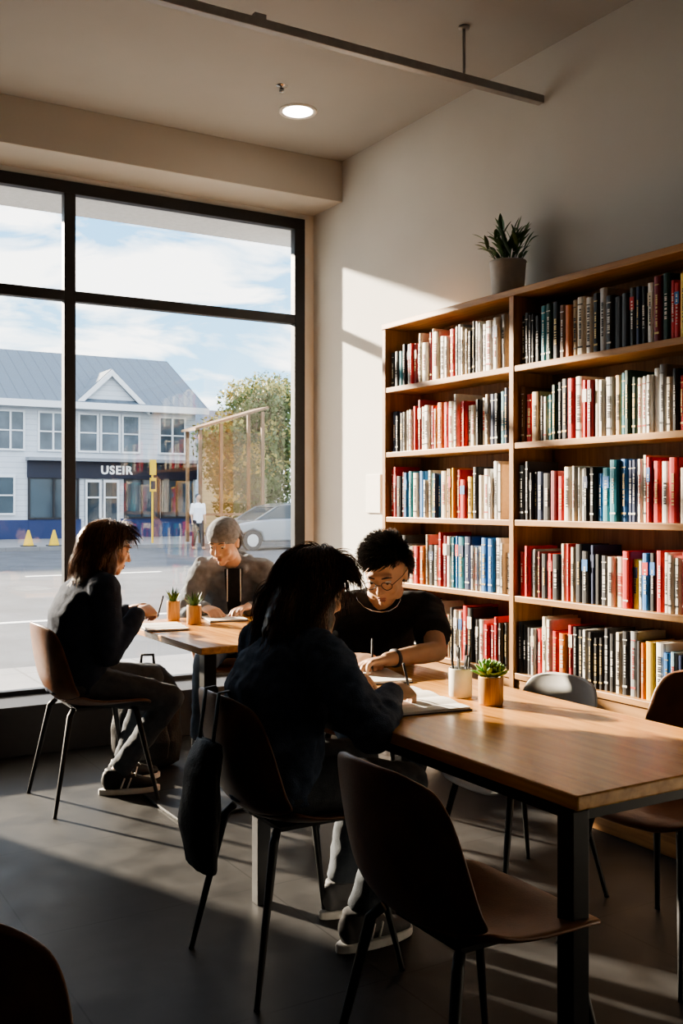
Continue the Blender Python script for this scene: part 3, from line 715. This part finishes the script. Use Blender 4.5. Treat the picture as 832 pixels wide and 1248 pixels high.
denim=plain('blue_denim',(.06,.09,.14),.85,var=.2,bump=.4,bscale=400); gden=plain('grey_denim',(.075,.090,.11),.85,var=.2,bump=.4,bscale=400)
shb=plain('shoe_black',(.02,.02,.022),.6); shg=plain('shoe_grey',(.12,.12,.125),.7); solew=plain('sole_white',(.75,.74,.71),.6)
sgn=lambda v:(1 if v>0 else -1)
down=lambda p,n,hf,hr,hu,x:(hr*sgn(x)*.6-hf*.9-UP*.5)
person('person in dark jacket with long brown hair, seated, writing',dict(P=(1.34,4.57,.55),C=(1.36,4.57,.83),N=(1.42,4.565,1.0),H=(1.49,4.55,1.135),f=(1,0,0),hf=(.93,-.12,-.28),sw=.17,
   WR=(1.60,4.46,.845),WL=(1.61,4.63,.84),hR=dict(d=(.9,.35,.1),n=(.1,.5,-.6),curl=(.9,.9,.6)),hL=dict(d=(.85,-.4,.1),n=(0,-.6,-.5),curl=(.8,.9,.6)),
   AR=(1.54,4.58,.10),AL=(1.62,4.74,.10),pR=(-.7,-.35,-1),pL=(-.7,.35,-1),kR=(1,-.35,.8),kL=(1,.1,.9),tR=(1,-.25,0),tL=(1,.1,0),shoe=shb,sole=solew,shoelabel='black sneaker with white sole'),
 [dict(kind='trousers',name='trousers',mat=gden,label='grey jeans'),dict(kind='top',name='jacket',mat=jack,label='dark navy jacket',g=.024,collar=.05,disp=((.012,.14),(.013,.05)))],
 dict(mat=hairbrn,mat2=hairbrn2,n=760,len=lambda x,y,z:.23 if y<0 else (.17 if y<.4 else .10),grav=.6,wave=.04,dir=down,label='long wavy dark brown hair',seed=3,seg=14,vol=1.08,long=.26,freq=42,curl=.004,clump=.020,kids=6,r=.0012),skinA,(1.40,4.57,0),voxel=.006)
def hoodx(child,hp,N,f,r,C,P,WR,WL,ER,EL):
    for s in(-1,1):
        mb=MB(); a=N+f*.125+r*.035*s+V((0,0,-.02)); mb.sweep([a,a+f*.03+V((0,0,-.09)),a+f*.035+V((0,0,-.17))],[.003]*3,n=6); child('drawstring',mb,[inkw],'white drawstring')
    mb=MB(); a=N+f*.105+V((0,0,-.02)); mb.sweep([a,a+f*.035+V((0,0,-.10)),a+f*.05+V((0,0,-.24))],[.050,.045,.030],[.010,.010,.006],side=r,n=12); child('undershirt',mb,[tee],'black t-shirt showing in the open hoodie')
person('person in grey hoodie and grey beanie, seated at cafe table',dict(P=(2.42,5.23,.56),C=(2.41,5.20,.84),N=(2.37,5.10,1.01),H=(2.265,4.99,1.135),f=(-.40,-.92,0),hf=(-.72,-.58,-.40),sw=.165,
   WR=(2.12,4.90,.80),WL=(2.34,4.84,.80),hR=dict(d=(.1,-.95,-.1),n=(.2,0,-1),curl=(.4,.5,.4)),hL=dict(d=(-.85,-.45,-.05),n=(0,-.1,-1),curl=(.3,.5,.4)),
   AR=(2.12,4.98,.10),AL=(2.34,5.02,.10),pR=(-.35,.5,-.8),pL=(.8,.3,-.7),kR=(-.5,-1,.9),kL=(0,-1,.9),shoe=shg,sole=solew,shoelabel='grey sneaker with white sole'),
 [dict(kind='trousers',name='trousers',mat=denim,label='blue jeans'),dict(kind='top',name='hoodie',mat=hoodm,label='grey hooded sweatshirt',g=.022,hood=True,collar=.03),dict(kind='beanie',name='beanie',mat=bean,label='grey knitted beanie',disp=((.006,.02),))],
 dict(mat=hairash,n=140,len=lambda x,y,z:.055,grav=.3,wave=.05,dir=lambda p,n,hf,hr,hu,x:(-hu*1.0-hf*.4),label='short ash hair below the beanie',seed=5,seg=5,vol=1.05,r=.0013,maxz=.15),skinA,(2.42,5.22,0),voxel=.0055,extra=hoodx)
person('person in navy sweater with long dark curly hair, writing',dict(P=(1.355,2.65,.55),C=(1.375,2.655,.79),N=(1.43,2.67,.945),H=(1.52,2.69,1.085),f=(1,.05,0),hf=(.90,.08,-.36),sw=.18,
   WR=(1.625,2.43,.805),WL=(1.66,2.80,.80),hR=dict(d=(.85,.30,-.05),n=(.1,.45,-.8),curl=(.75,.8,.5),thumb=.9),hL=dict(d=(.6,-.7,-.05),n=(0,0,-1),curl=(.25,.4,.3)),
   AR=(1.64,2.62,.10),AL=(1.72,2.86,.10),pR=(-.25,-.75,-.45),pL=(-.3,.8,-.3),kR=(1,-.1,.9),kL=(1,.1,.9),shoe=shg,sole=solew,shoelabel='dark grey sneaker with white sole'),
 [dict(kind='trousers',name='trousers',mat=gden,label='grey blue jeans'),dict(kind='top',name='sweater',mat=navy,label='dark navy knitted sweater',g=.026,collar=.04)],
 dict(mat=hairdk,mat2=hairdk2,n=1200,len=lambda x,y,z:.25 if y<0 else (.17 if y<.35 else .09),grav=.65,wave=.04,dir=down,label='long wavy dark brown hair',seed=9,seg=18,vol=1.06,r=.0012,freq=45,curl=.0045,kids=5,clump=.022,long=.26),skinB,(1.42,2.65,0))
def neckx(child,hp,N,f,r,C,P,WR,WL,ER,EL):
    mb=MB(); pts=[]
    for i in range(17):
        a=math.pi*2*i/16; pts.append(N+r*.088*math.cos(a)+f*(.092*math.sin(a)+.03)+V((0,0,.035-.060*max(0,math.sin(a))-.005)))
    mb.sweep(pts,[.0022]*17,n=6); child('necklace',mb,[MATS['chrome']],'thin silver chain necklace')
    mb=MB(); d=(WL-EL).normalized(); mb.sweep([WL-d*.045,WL-d*.033],[.033,.033],n=20,cap=0); child('wristband',mb,[inkb],'black wristband')
person('person in black t-shirt and glasses, leaning over papers',dict(P=(2.22,3.51,.55),C=(2.20,3.45,.80),N=(2.155,3.32,.965),H=(2.11,3.19,1.085),f=(-.42,-.90,0),hf=(-.66,-.54,-.48),sw=.195,
   WR=(1.885,3.08,.795),WL=(1.97,2.97,.80),hR=dict(d=(.35,-.9,-.05),n=(.5,.1,-.8),curl=(.7,.8,.5),thumb=.8),hL=dict(d=(-.95,-.05,-.05),n=(0,-.2,-1),curl=(.35,.5,.4)),
   AR=(1.98,3.22,.10),AL=(2.16,3.20,.10),pR=(-.9,.3,-.3),pL=(1,-.3,-.25),kR=(-.5,-1,.9),kL=(-.2,-1,.9),shoe=shb,sole=solew,shoelabel='black sneaker with white sole'),
 [dict(kind='trousers',name='trousers',mat=denim,label='blue jeans'),dict(kind='top',name='t_shirt',mat=tee,label='loose black t-shirt',g=.018,short=True,collar=.012,disp=((.014,.12),(.014,.05)))],
 dict(mat=hairblk,n=620,len=lambda x,y,z:.036+.034*max(z,0),grav=.14,wave=.10,dir=lambda p,n,hf,hr,hu,x:(hf*.9+hr*.45 if n.dot(hu)>.35 else -hu+hf*.2),label='short black hair with a fringe',seed=11,seg=6,vol=1.10,r=.0013,front=.50,kids=8,curl=.001,freq=30,clump=.014),skinB,(2.21,3.48,0),glasses=True,voxel=.0045,extra=neckx)
pen((1.745,2.50,.766),(1.700,2.475,.875),'dark pen held over the open notebook')
pen((1.905,2.965,.762),(1.935,3.01,.87),'dark pen held over the paper pad')
pen((1.72,4.545,.80),(1.745,4.53,.91),'dark pen held between two hands')

# bag on chair back, backpack
bagm=plain('black_nylon',(.016,.016,.018),.6,var=.2,bump=.3,bscale=120)
e=thing('shoulder_bag','black cloth bag with strap hanging from the chair back','bag',(1.14,2.61,.35))
mb=MB(); mb.sweep([(1.14,2.61,.69),(1.12,2.612,.60),(1.11,2.616,.46),(1.12,2.62,.34)],[.075,.100,.110,.090],[.022,.036,.042,.030],side=(0,1,0),n=24,cap=.25)
me=baked(mb,'bag_body',[bagm],(1.14,2.61,.35),.007,3,((.016,.10),)); link('bag_body',me,parent=e)
for yy in(2.57,2.66):
    mb=MB(); mb.sweep([(1.13,yy,.66),(1.14,yy,.74),(1.152,yy,.825),(1.18,yy,.828),(1.20,yy,.78)],[.009]*5,[.004]*5,side=(0,1,0),n=8); part(e,'strap',mb,[bagm],True)
def backpack(c,rot,label):
    e=thing('backpack',label,'backpack',c,rot)
    mb=MB(); mb.sweep([(0,0,.02),(0,0,.12),(0,0,.28),(0,0,.40),(0,0,.45)],[.14,.155,.15,.12,.06],[.085,.10,.095,.07,.04],side=(0,1,0),n=24,cap=.2)
    me=baked(mb,'body',[bagm],(0,0,0),.01,3,((.03,.12),)); link('body',me,parent=e)
    mb=MB(); mb.sweep([(.08,0,.05),(.10,0,.13),(.085,0,.22)],[.10,.11,.09],[.03,.035,.025],side=(0,1,0),n=20); me=baked(mb,'pocket',[bagm],(0,0,0),.01,2); link('pocket',me,parent=e)
    for s in(-1,1):
        mb=MB(); mb.sweep([(-.07,s*.06,.42),(-.12,s*.07,.32),(-.13,s*.08,.18),(-.09,s*.09,.05)],[.018]*4,[.006]*4,side=(0,1,0),n=10); part(e,'strap',mb,[bagm],True,world=False)
    mb=MB(); mb.sweep([(-.03,-.03,.44),(-.03,-.025,.49),(-.03,.025,.49),(-.03,.03,.44)],[.007]*4,n=8); part(e,'handle',mb,[bagm],True,world=False)
    e.scale=(1.15,1.15,1.15)
backpack((1.83,4.98,0),-2.0,'black nylon backpack on the floor under the cafe table')

# ---------------------------------------------------------------- outside
GZ=-.12
asph=plain('asphalt',(.075,.082,.095),.85,var=.22,scale=1.5); pav=stripes('paving',(.22,.22,.225),(.15,.15,.15),'XY',1.0,.02,rough=.8,var=.1)
def ob(name,label,cat,a,b,m):
    mb=MB(); mb.box(a,b); c=((a[0]+b[0])/2,(a[1]+b[1])/2,a[2]); return single(name,label,cat,mb,[m],c)
o=ob('road','grey asphalt street outside the window','road',(-60,8.6,GZ-.2),(80,31.0,GZ),asph); o["kind"]="structure"
o=ob('sidewalk','concrete sidewalk outside the shop window','sidewalk',(-60,YW+.12,GZ-.2),(80,8.6,-.02),pav); o["kind"]="structure"
o=ob('sidewalk','concrete sidewalk across the street','sidewalk',(-60,31.0,GZ-.2),(80,37.95,-.0),pav); o["kind"]="structure"
o=ob('ground','grass and ground behind the buildings','ground',(-60,37.95,GZ-.3),(80,120,-.02),plain('far_ground',(.10,.13,.06),.9)); o["kind"]="structure"
linem=plain('road_paint',(.75,.75,.72),.8)
for i in range(9): ob('lane_marking','white painted dash on the asphalt','road marking',(-4+i*4.5,20.3,GZ),(-1.2+i*4.5,20.48,GZ+.006),linem)["group"]='lane dashes'
ob('lane_marking','long white painted edge line on the asphalt','road marking',(-40,12.6,GZ),(60,12.75,GZ+.006),linem)
ob('street_canopy','white flat canopy over the sidewalk fixed above the window','canopy',(-3,YW+.12,3.17),(XR+.4,6.42,3.30),plain('canopy_paint',(.40,.41,.43),.7))
FY=38.0
white=stripes('white_siding',(.66,.70,.75),(.46,.50,.56),'Z',5.0,.10,rough=.7,var=.04); roofm=stripes('roof_sheet',(.13,.17,.21),(.09,.12,.15),'X',2.2,.10,rough=.6,var=.08)
trimw=plain('white_trim',(.80,.82,.84),.6,var=.02); navyp=plain('navy_paint',(.025,.045,.14),.6); dglass=plain('dark_pane',(.05,.07,.09),.08,var=.3,scale=.8)
bl=thing('shop_building','white two storey weatherboard building with grey metal roof','building',(9,FY+4,0))
mb=MB(); mb.box((-4,FY,0),(16.0,FY+8,5.1)); part(bl,'body',mb,[white])
mb=MB(); mb.poly_extrude([(FY-.5,4.93),(FY+4,7.35),(FY+8.5,4.93),(FY+8.5,5.07),(FY+4,7.5),(FY-.5,5.07)],-4.4,16.35,'X'); part(bl,'roof',mb,[roofm])
mb=MB(); mb.poly_extrude([(FY+.02,5.0),(FY+4,7.3),(FY+7.98,5.0)],15.8,15.98,'X'); part(bl,'gable_wall',mb,[white])
mb=MB(); mb.box((-4.4,FY-.56,4.83),(16.35,FY-.46,5.08)); part(bl,'gutter',mb,[trimw])
mb=MB(); mb.poly_extrude([(11.1,4.9),(12.45,6.2),(13.8,4.9)],FY-.15,FY+3,'Y'); part(bl,'dormer_gable',mb,[white])
mb=MB(); 
for a,b in(((10.85,4.85),(12.45,6.37)),((14.05,4.85),(12.45,6.37))):
    mb.obox(((a[0]+b[0])/2,FY+1.3,(a[1]+b[1])/2),V((b[0]-a[0],0,b[1]-a[1]))*.5,V((0,1.6,0)),V((0,0,.06)))
part(bl,'dormer_roof',mb,[roofm])
mb=MB()
for a,b in(((10.95,4.85),(12.45,6.27)),((13.95,4.85),(12.45,6.27))): mb.obox(((a[0]+b[0])/2,FY-.34,(a[1]+b[1])/2),V((b[0]-a[0],0,b[1]-a[1]))*.5,V((0,.04,0)),V((0,0,.12)))
mb.box((10.9,FY-.36,4.84),(14.0,FY-.28,5.0)); part(bl,'bargeboard',mb,[trimw])
def bwin(x0,x1,z0,z1,nx=2,nz=2,y=FY,nm='window',fm=None,gm=None):
    mb=MB(); mb.box((x0,y-.03,z0),(x1,y+.02,z1),1); t=.07
    mb.box((x0-t,y-.09,z0-t),(x1+t,y,z0),0); mb.box((x0-t,y-.09,z1),(x1+t,y,z1+t),0); mb.box((x0-t,y-.09,z0),(x0,y,z1),0); mb.box((x1,y-.09,z0),(x1+t,y,z1),0)
    for i in range(1,nx): x=x0+(x1-x0)*i/nx; mb.box((x-.035,y-.08,z0),(x+.035,y,z1),0)
    for i in range(1,nz): z=z0+(z1-z0)*i/nz; mb.box((x0,y-.075,z-.025),(x1,y,z+.025),0)
    return part(bl,nm,mb,[fm or trimw,gm or dglass])
pane=plain('sky_pane',(.11,.14,.17),.1,var=.5,scale=1.2)
for x0,x1,nx in((-2.5,-1,2),(.5,2,2),(3.5,5,2),(6.5,7.9,3),(8.3,9.2,2),(9.8,10.8,2),(11.3,11.95,1),(12.15,12.8,1),(13.0,13.6,1),(14.5,15.5,2)): bwin(x0,x1,3.30,4.65,nx,2,gm=pane)
for x0,x1 in((-2.5,-1),(1.5,3),(4,5.5),(7.6,8.85)): bwin(x0,x1,.95,2.25,2,2)
mb=MB(); mb.box((9.35,FY-.12,2.25),(16.02,FY+.01,2.88)); part(bl,'shop_fascia',mb,[plain('fascia_dark',(.018,.022,.045),.5)])
mb=MB(); mb.box((9.30,FY-.55,2.88),(16.1,FY+.01,3.0)); part(bl,'awning',mb,[plain('awning_grey',(.30,.32,.35),.6)])
mb=MB(); mb.box((-4.05,FY-.05,0),(9.4,FY+.01,.70)); mb.box((9.4,FY-.06,0),(11.35,FY+.01,.72)); mb.box((12.9,FY-.06,0),(16.02,FY+.01,.72)); part(bl,'painted_base',mb,[navyp])
for x0,x1,nx in((9.45,11.2,2),(13.1,14.4,2),(14.6,15.8,2)): bwin(x0,x1,.78,2.22,nx,1,nm='shop_window',fm=inkb)
for x0 in(11.5,12.2):
    mb=MB(); mb.box((x0,FY-.05,0.02),(x0+.62,FY+.01,2.2),1); mb.box((x0,FY-.1,0.02),(x0+.08,FY,2.2)); mb.box((x0+.54,FY-.1,.02),(x0+.62,FY,2.2)); mb.box((x0+.08,FY-.1,2.1),(x0+.54,FY,2.2)); mb.box((x0+.08,FY-.1,.02),(x0+.54,FY,.3)); mb.box((x0+.08,FY-.1,1.5),(x0+.54,FY,1.56)); part(bl,'shop_door',mb,[trimw,dglass])
tcu=bpy.data.curves.new('sign','FONT'); tcu.body='USEIR'; tcu.size=.44; tcu.extrude=.02; tcu.offset=.012; tcu.align_x='CENTER'; tcu.align_y='CENTER'; tcu.space_character=1.15
to=bpy.data.objects.new('t',tcu); COL.objects.link(to); dg=bpy.context.evaluated_depsgraph_get(); dg.update(); tm=bpy.data.meshes.new_from_object(to.evaluated_get(dg)); bpy.data.objects.remove(to)
tm.transform(Matrix.Translation((12.7-9,FY-.14-FY-4,2.56))@Matrix.Rotation(math.radians(90),4,'X')); tm.materials.clear(); tm.materials.append(plain('sign_white',(.9,.9,.9),.5,var=0,emit=(1,1,1),estr=.4))
link('sign_lettering',tm,parent=bl)
b2=thing('neighbour_house','low house with grey metal roof beside the white building','building',(19.5,FY+8,0))
mb=MB(); mb.box((17.0,FY+4,0),(22,FY+11,3.9)); part(b2,'body',mb,[white])
mb=MB(); mb.poly_extrude([(FY+3.6,3.8),(FY+7.5,5.6),(FY+11.4,3.8),(FY+11.4,3.95),(FY+7.5,5.8),(FY+3.6,3.95)],16.6,22.4,'X'); part(b2,'roof',mb,[roofm])
# added timber frame and tinted glass standing in for a window reflection
ts=thing('reflection_frame','brown timber frame with tinted glass, added to imitate a window reflection','reflection stand-in',(14.2,31.9,0))
tim=wood('reflection_brown',(.20,.12,.065),(.32,.20,.11),'Z',.7,.5)
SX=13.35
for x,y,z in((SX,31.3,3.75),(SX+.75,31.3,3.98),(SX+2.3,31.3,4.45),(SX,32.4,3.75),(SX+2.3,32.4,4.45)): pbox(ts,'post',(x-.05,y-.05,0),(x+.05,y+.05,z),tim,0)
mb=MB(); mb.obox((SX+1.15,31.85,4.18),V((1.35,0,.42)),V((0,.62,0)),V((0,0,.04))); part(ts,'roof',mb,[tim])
mb=MB(); mb.box((SX+.07,31.28,.3),(SX+2.23,31.30,3.7)); part(ts,'glass_panel',mb,[glassmat('reflection_tint_glass',(.95,.80,.58),.6)])
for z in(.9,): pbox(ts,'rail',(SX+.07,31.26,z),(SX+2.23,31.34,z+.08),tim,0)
def tree(x,y,h,R,seed,label,nc=24):
    rnd=random.Random(seed); e=thing('tree',label,'tree',(x,y,0))
    mb=MB(); mb.chain([(x,y,0),(x+.1,y,h*.25),(x-.05,y,h*.5)],[.22,.17,.12]); 
    cl=[]
    for i in range(nc):
        a=rnd.uniform(0,6.28); rr=R*rnd.uniform(.1,.72); c=V((x+math.cos(a)*rr,y+math.sin(a)*rr*.7,h*rnd.uniform(.18,.87))); cl.append((c,R*rnd.uniform(.28,.42)))
        mb.chain([(x,y,h*.3),tuple(c)],[.08,.03],8)
    part(e,'trunk',mb,[plain('bark',(.09,.06,.04),.9,bump=.5,bscale=30)],True)
    mb=MB()
    for c,r in cl:
        for i in range(430):
            d=V((rnd.gauss(0,1),rnd.gauss(0,1),rnd.gauss(0,1))).normalized(); p=c+d*r*rnd.uniform(.5,1.05)
            a=V((rnd.gauss(0,1),rnd.gauss(0,1),rnd.gauss(0,1))).normalized(); b=a.cross(d).normalized(); s=rnd.uniform(.05,.12)
            mb.add([p-a*s,p+b*s*.6,p+a*s,p-b*s*.6],[(0,1,2,3)],1 if d.z>.3 and rnd.random()<.8 else 0)  # upward leaves mostly get the paler colour, imitating sunlight on the clumps
    part(e,'foliage',mb,[plain('tree_leaf',(.09,.14,.04),.6,var=.4,scale=2),plain('tree_leaf_sunlit',(.36,.33,.09),.6,var=.3,scale=2)])
tree(17.1,35.0,6.4,2.55,1,'broad leafy green tree across the street',48)
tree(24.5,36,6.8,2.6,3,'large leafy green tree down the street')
def car(x0,y,label):
    e=thing('car',label,'car',(x0+2.15,y,GZ)); sil=plain('car_silver',(.28,.30,.32),.25,metal=.4,var=.02,coat=.5)
    L=lambda pts:[(x0+a,GZ+b) for a,b in pts]
    mb=MB(); mb.poly_extrude(L([(0.05,.35),(.0,.50),(.03,.64),(.14,.74),(.45,.83),(.85,.89),(1.2,.93),(1.5,.96),(3.5,.98),(3.9,.97),(4.15,.90),(4.26,.74),(4.28,.55),(4.27,.38),(4.1,.26),(3.82,.26),(3.74,.52),(3.45,.64),(3.16,.52),(3.08,.26),(1.22,.26),(1.14,.52),(.85,.64),(.56,.52),(.48,.26),(.2,.26)]),y-.86,y+.86); part(e,'body',mb,[sil],bevel=.06)
    mb=MB(); mb.poly_extrude(L([(1.00,.90),(1.35,1.14),(1.70,1.31),(2.05,1.39),(2.45,1.425),(2.9,1.41),(3.3,1.34),(3.7,1.20),(4.05,.95)]),y-.72,y+.72); part(e,'window',mb,[dglass],bevel=.05)
    mb=MB(); mb.poly_extrude(L([(1.68,1.32),(2.05,1.41),(2.45,1.445),(2.9,1.43),(3.3,1.36),(3.55,1.27),(3.3,1.33),(2.9,1.40),(2.45,1.41),(2.05,1.38)]),y-.70,y+.70); 
    for a,b in(((.98,.92),(1.72,1.34)),((2.5,.95),(2.5,1.42)),((3.5,1.31),(4.08,.95))):
        for s in(-1,1): mb.obox((x0+(a[0]+b[0])/2,y+s*.715,GZ+(a[1]+b[1])/2),V((b[0]-a[0],0,b[1]-a[1]))*.5,V((0,.015,0)),V((.03,0,0)))
    part(e,'roof_panel',mb,[sil])
    for wx in(.85,3.45):
        for s in(-1,1):
            mb=MB(); mb.cyl((x0+wx,y+s*.66,GZ+.31),(x0+wx,y+s*.85,GZ+.31),.31,n=28); mb.cyl((x0+wx,y+s*.845,GZ+.31),(x0+wx,y+s*.86,GZ+.31),.19,n=20,mat=1); part(e,'wheel',mb,[inkb,MATS['chrome']])
car(12.7,28.6,'silver hatchback car parked on the street')
yel=plain('safety_yellow',(.75,.48,.02),.5)
e=thing('street_sign','yellow and black sign panels on a slim street pole','street sign',(11.95,32,0))
mb=MB(); mb.cyl((11.95,32,0),(11.95,32,2.75),.035,n=12); part(e,'pole',mb,[yel])
mb=MB(); mb.box((11.84,31.93,2.25),(12.06,31.96,2.75)); part(e,'sign_panel',mb,[yel]); mb=MB(); mb.box((11.84,31.93,1.7),(12.06,31.96,2.15)); mb.box((11.87,31.92,1.78),(12.03,31.93,2.05),1); part(e,'sign_panel',mb,[yel,inkb])
for x,y in((7.8,31.5),(8.55,31.4)):
    e=thing('traffic_cone','yellow traffic cone on the sidewalk across the street','cone',(x,y,0),group='traffic cones')
    mb=MB(); mb.cyl((x,y,.03),(x,y,.50),.16,.03,n=16); part(e,'cone_body',mb,[yel]); mb=MB(); mb.box((x-.2,y-.2,0),(x+.2,y+.2,.03)); part(e,'base',mb,[inkb])
def walker(x,y,top,label,z0=0):
    b=V((x,y,z0)); m=MB()
    def q(a,b_,c): return (a,b_,c+z0)
    m.chain([q(x-.08,y,.86),q(x-.10,y+.02,.48),q(x-.12,y+.1,.08)],[.085,.06,.04]); m.chain([q(x+.08,y,.86),q(x+.10,y-.05,.48),q(x+.12,y-.1,.08)],[.085,.06,.04])
    m.sweep([q(x,y,.85),q(x,y,1.05),q(x,y,1.3),q(x,y,1.42)],[.15,.14,.17,.08],[.10,.09,.11,.06],side=(1,0,0)); m.chain([q(x,y,1.42),q(x,y,1.52)],[.05,.05]); m.ell(q(x,y-.01,1.62),V((.075,0,0)),V((0,.09,0)),V((0,0,.11)))
    for s in(-1,1): m.chain([q(x+s*.18,y,1.38),q(x+s*.22,y+.02,1.1),q(x+s*.22,y-.06,.86)],[.045,.036,.026]); m.sph(q(x+s*.22,y-.07,.80),.035); m.ell(q(x+s*.12,y-.1*s-.05,.04),V((.04,0,0)),V((0,.12,0)),V((0,0,.04)))
    me=baked(m,'person',[skinB],b,.015,2); po=link('person',me,b); tag(po,label,'person')
    def ch(nm,mb,m_): me=baked(mb,nm,[m_],b,.015,2); link(nm,me,parent=po)
    mb=MB(); mb.sweep([q(x,y,.82),q(x,y,1.05),q(x,y,1.3),q(x,y,1.44)],[.175,.165,.19,.09],[.12,.115,.13,.075],side=(1,0,0))
    for s in(-1,1): mb.chain([q(x+s*.18,y,1.38),q(x+s*.22,y+.02,1.12)],[.062,.055])
    ch('shirt',mb,top)
    mb=MB(); mb.chain([q(x-.08,y,.86),q(x-.10,y+.02,.48),q(x-.12,y+.1,.12)],[.105,.08,.06]); mb.chain([q(x+.08,y,.86),q(x+.10,y-.05,.48),q(x+.12,y-.1,.12)],[.105,.08,.06]); ch('trousers',mb,inkb)
    mb=MB(); mb.ell(q(x,y+.01,1.65),V((.085,0,0)),V((0,.095,0)),V((0,0,.095))); ch('hair',mb,hairblk)
walker(12.55,29.6,plain('white_shirt',(.92,.92,.92),.8),'person in white shirt walking near the parked car',GZ)
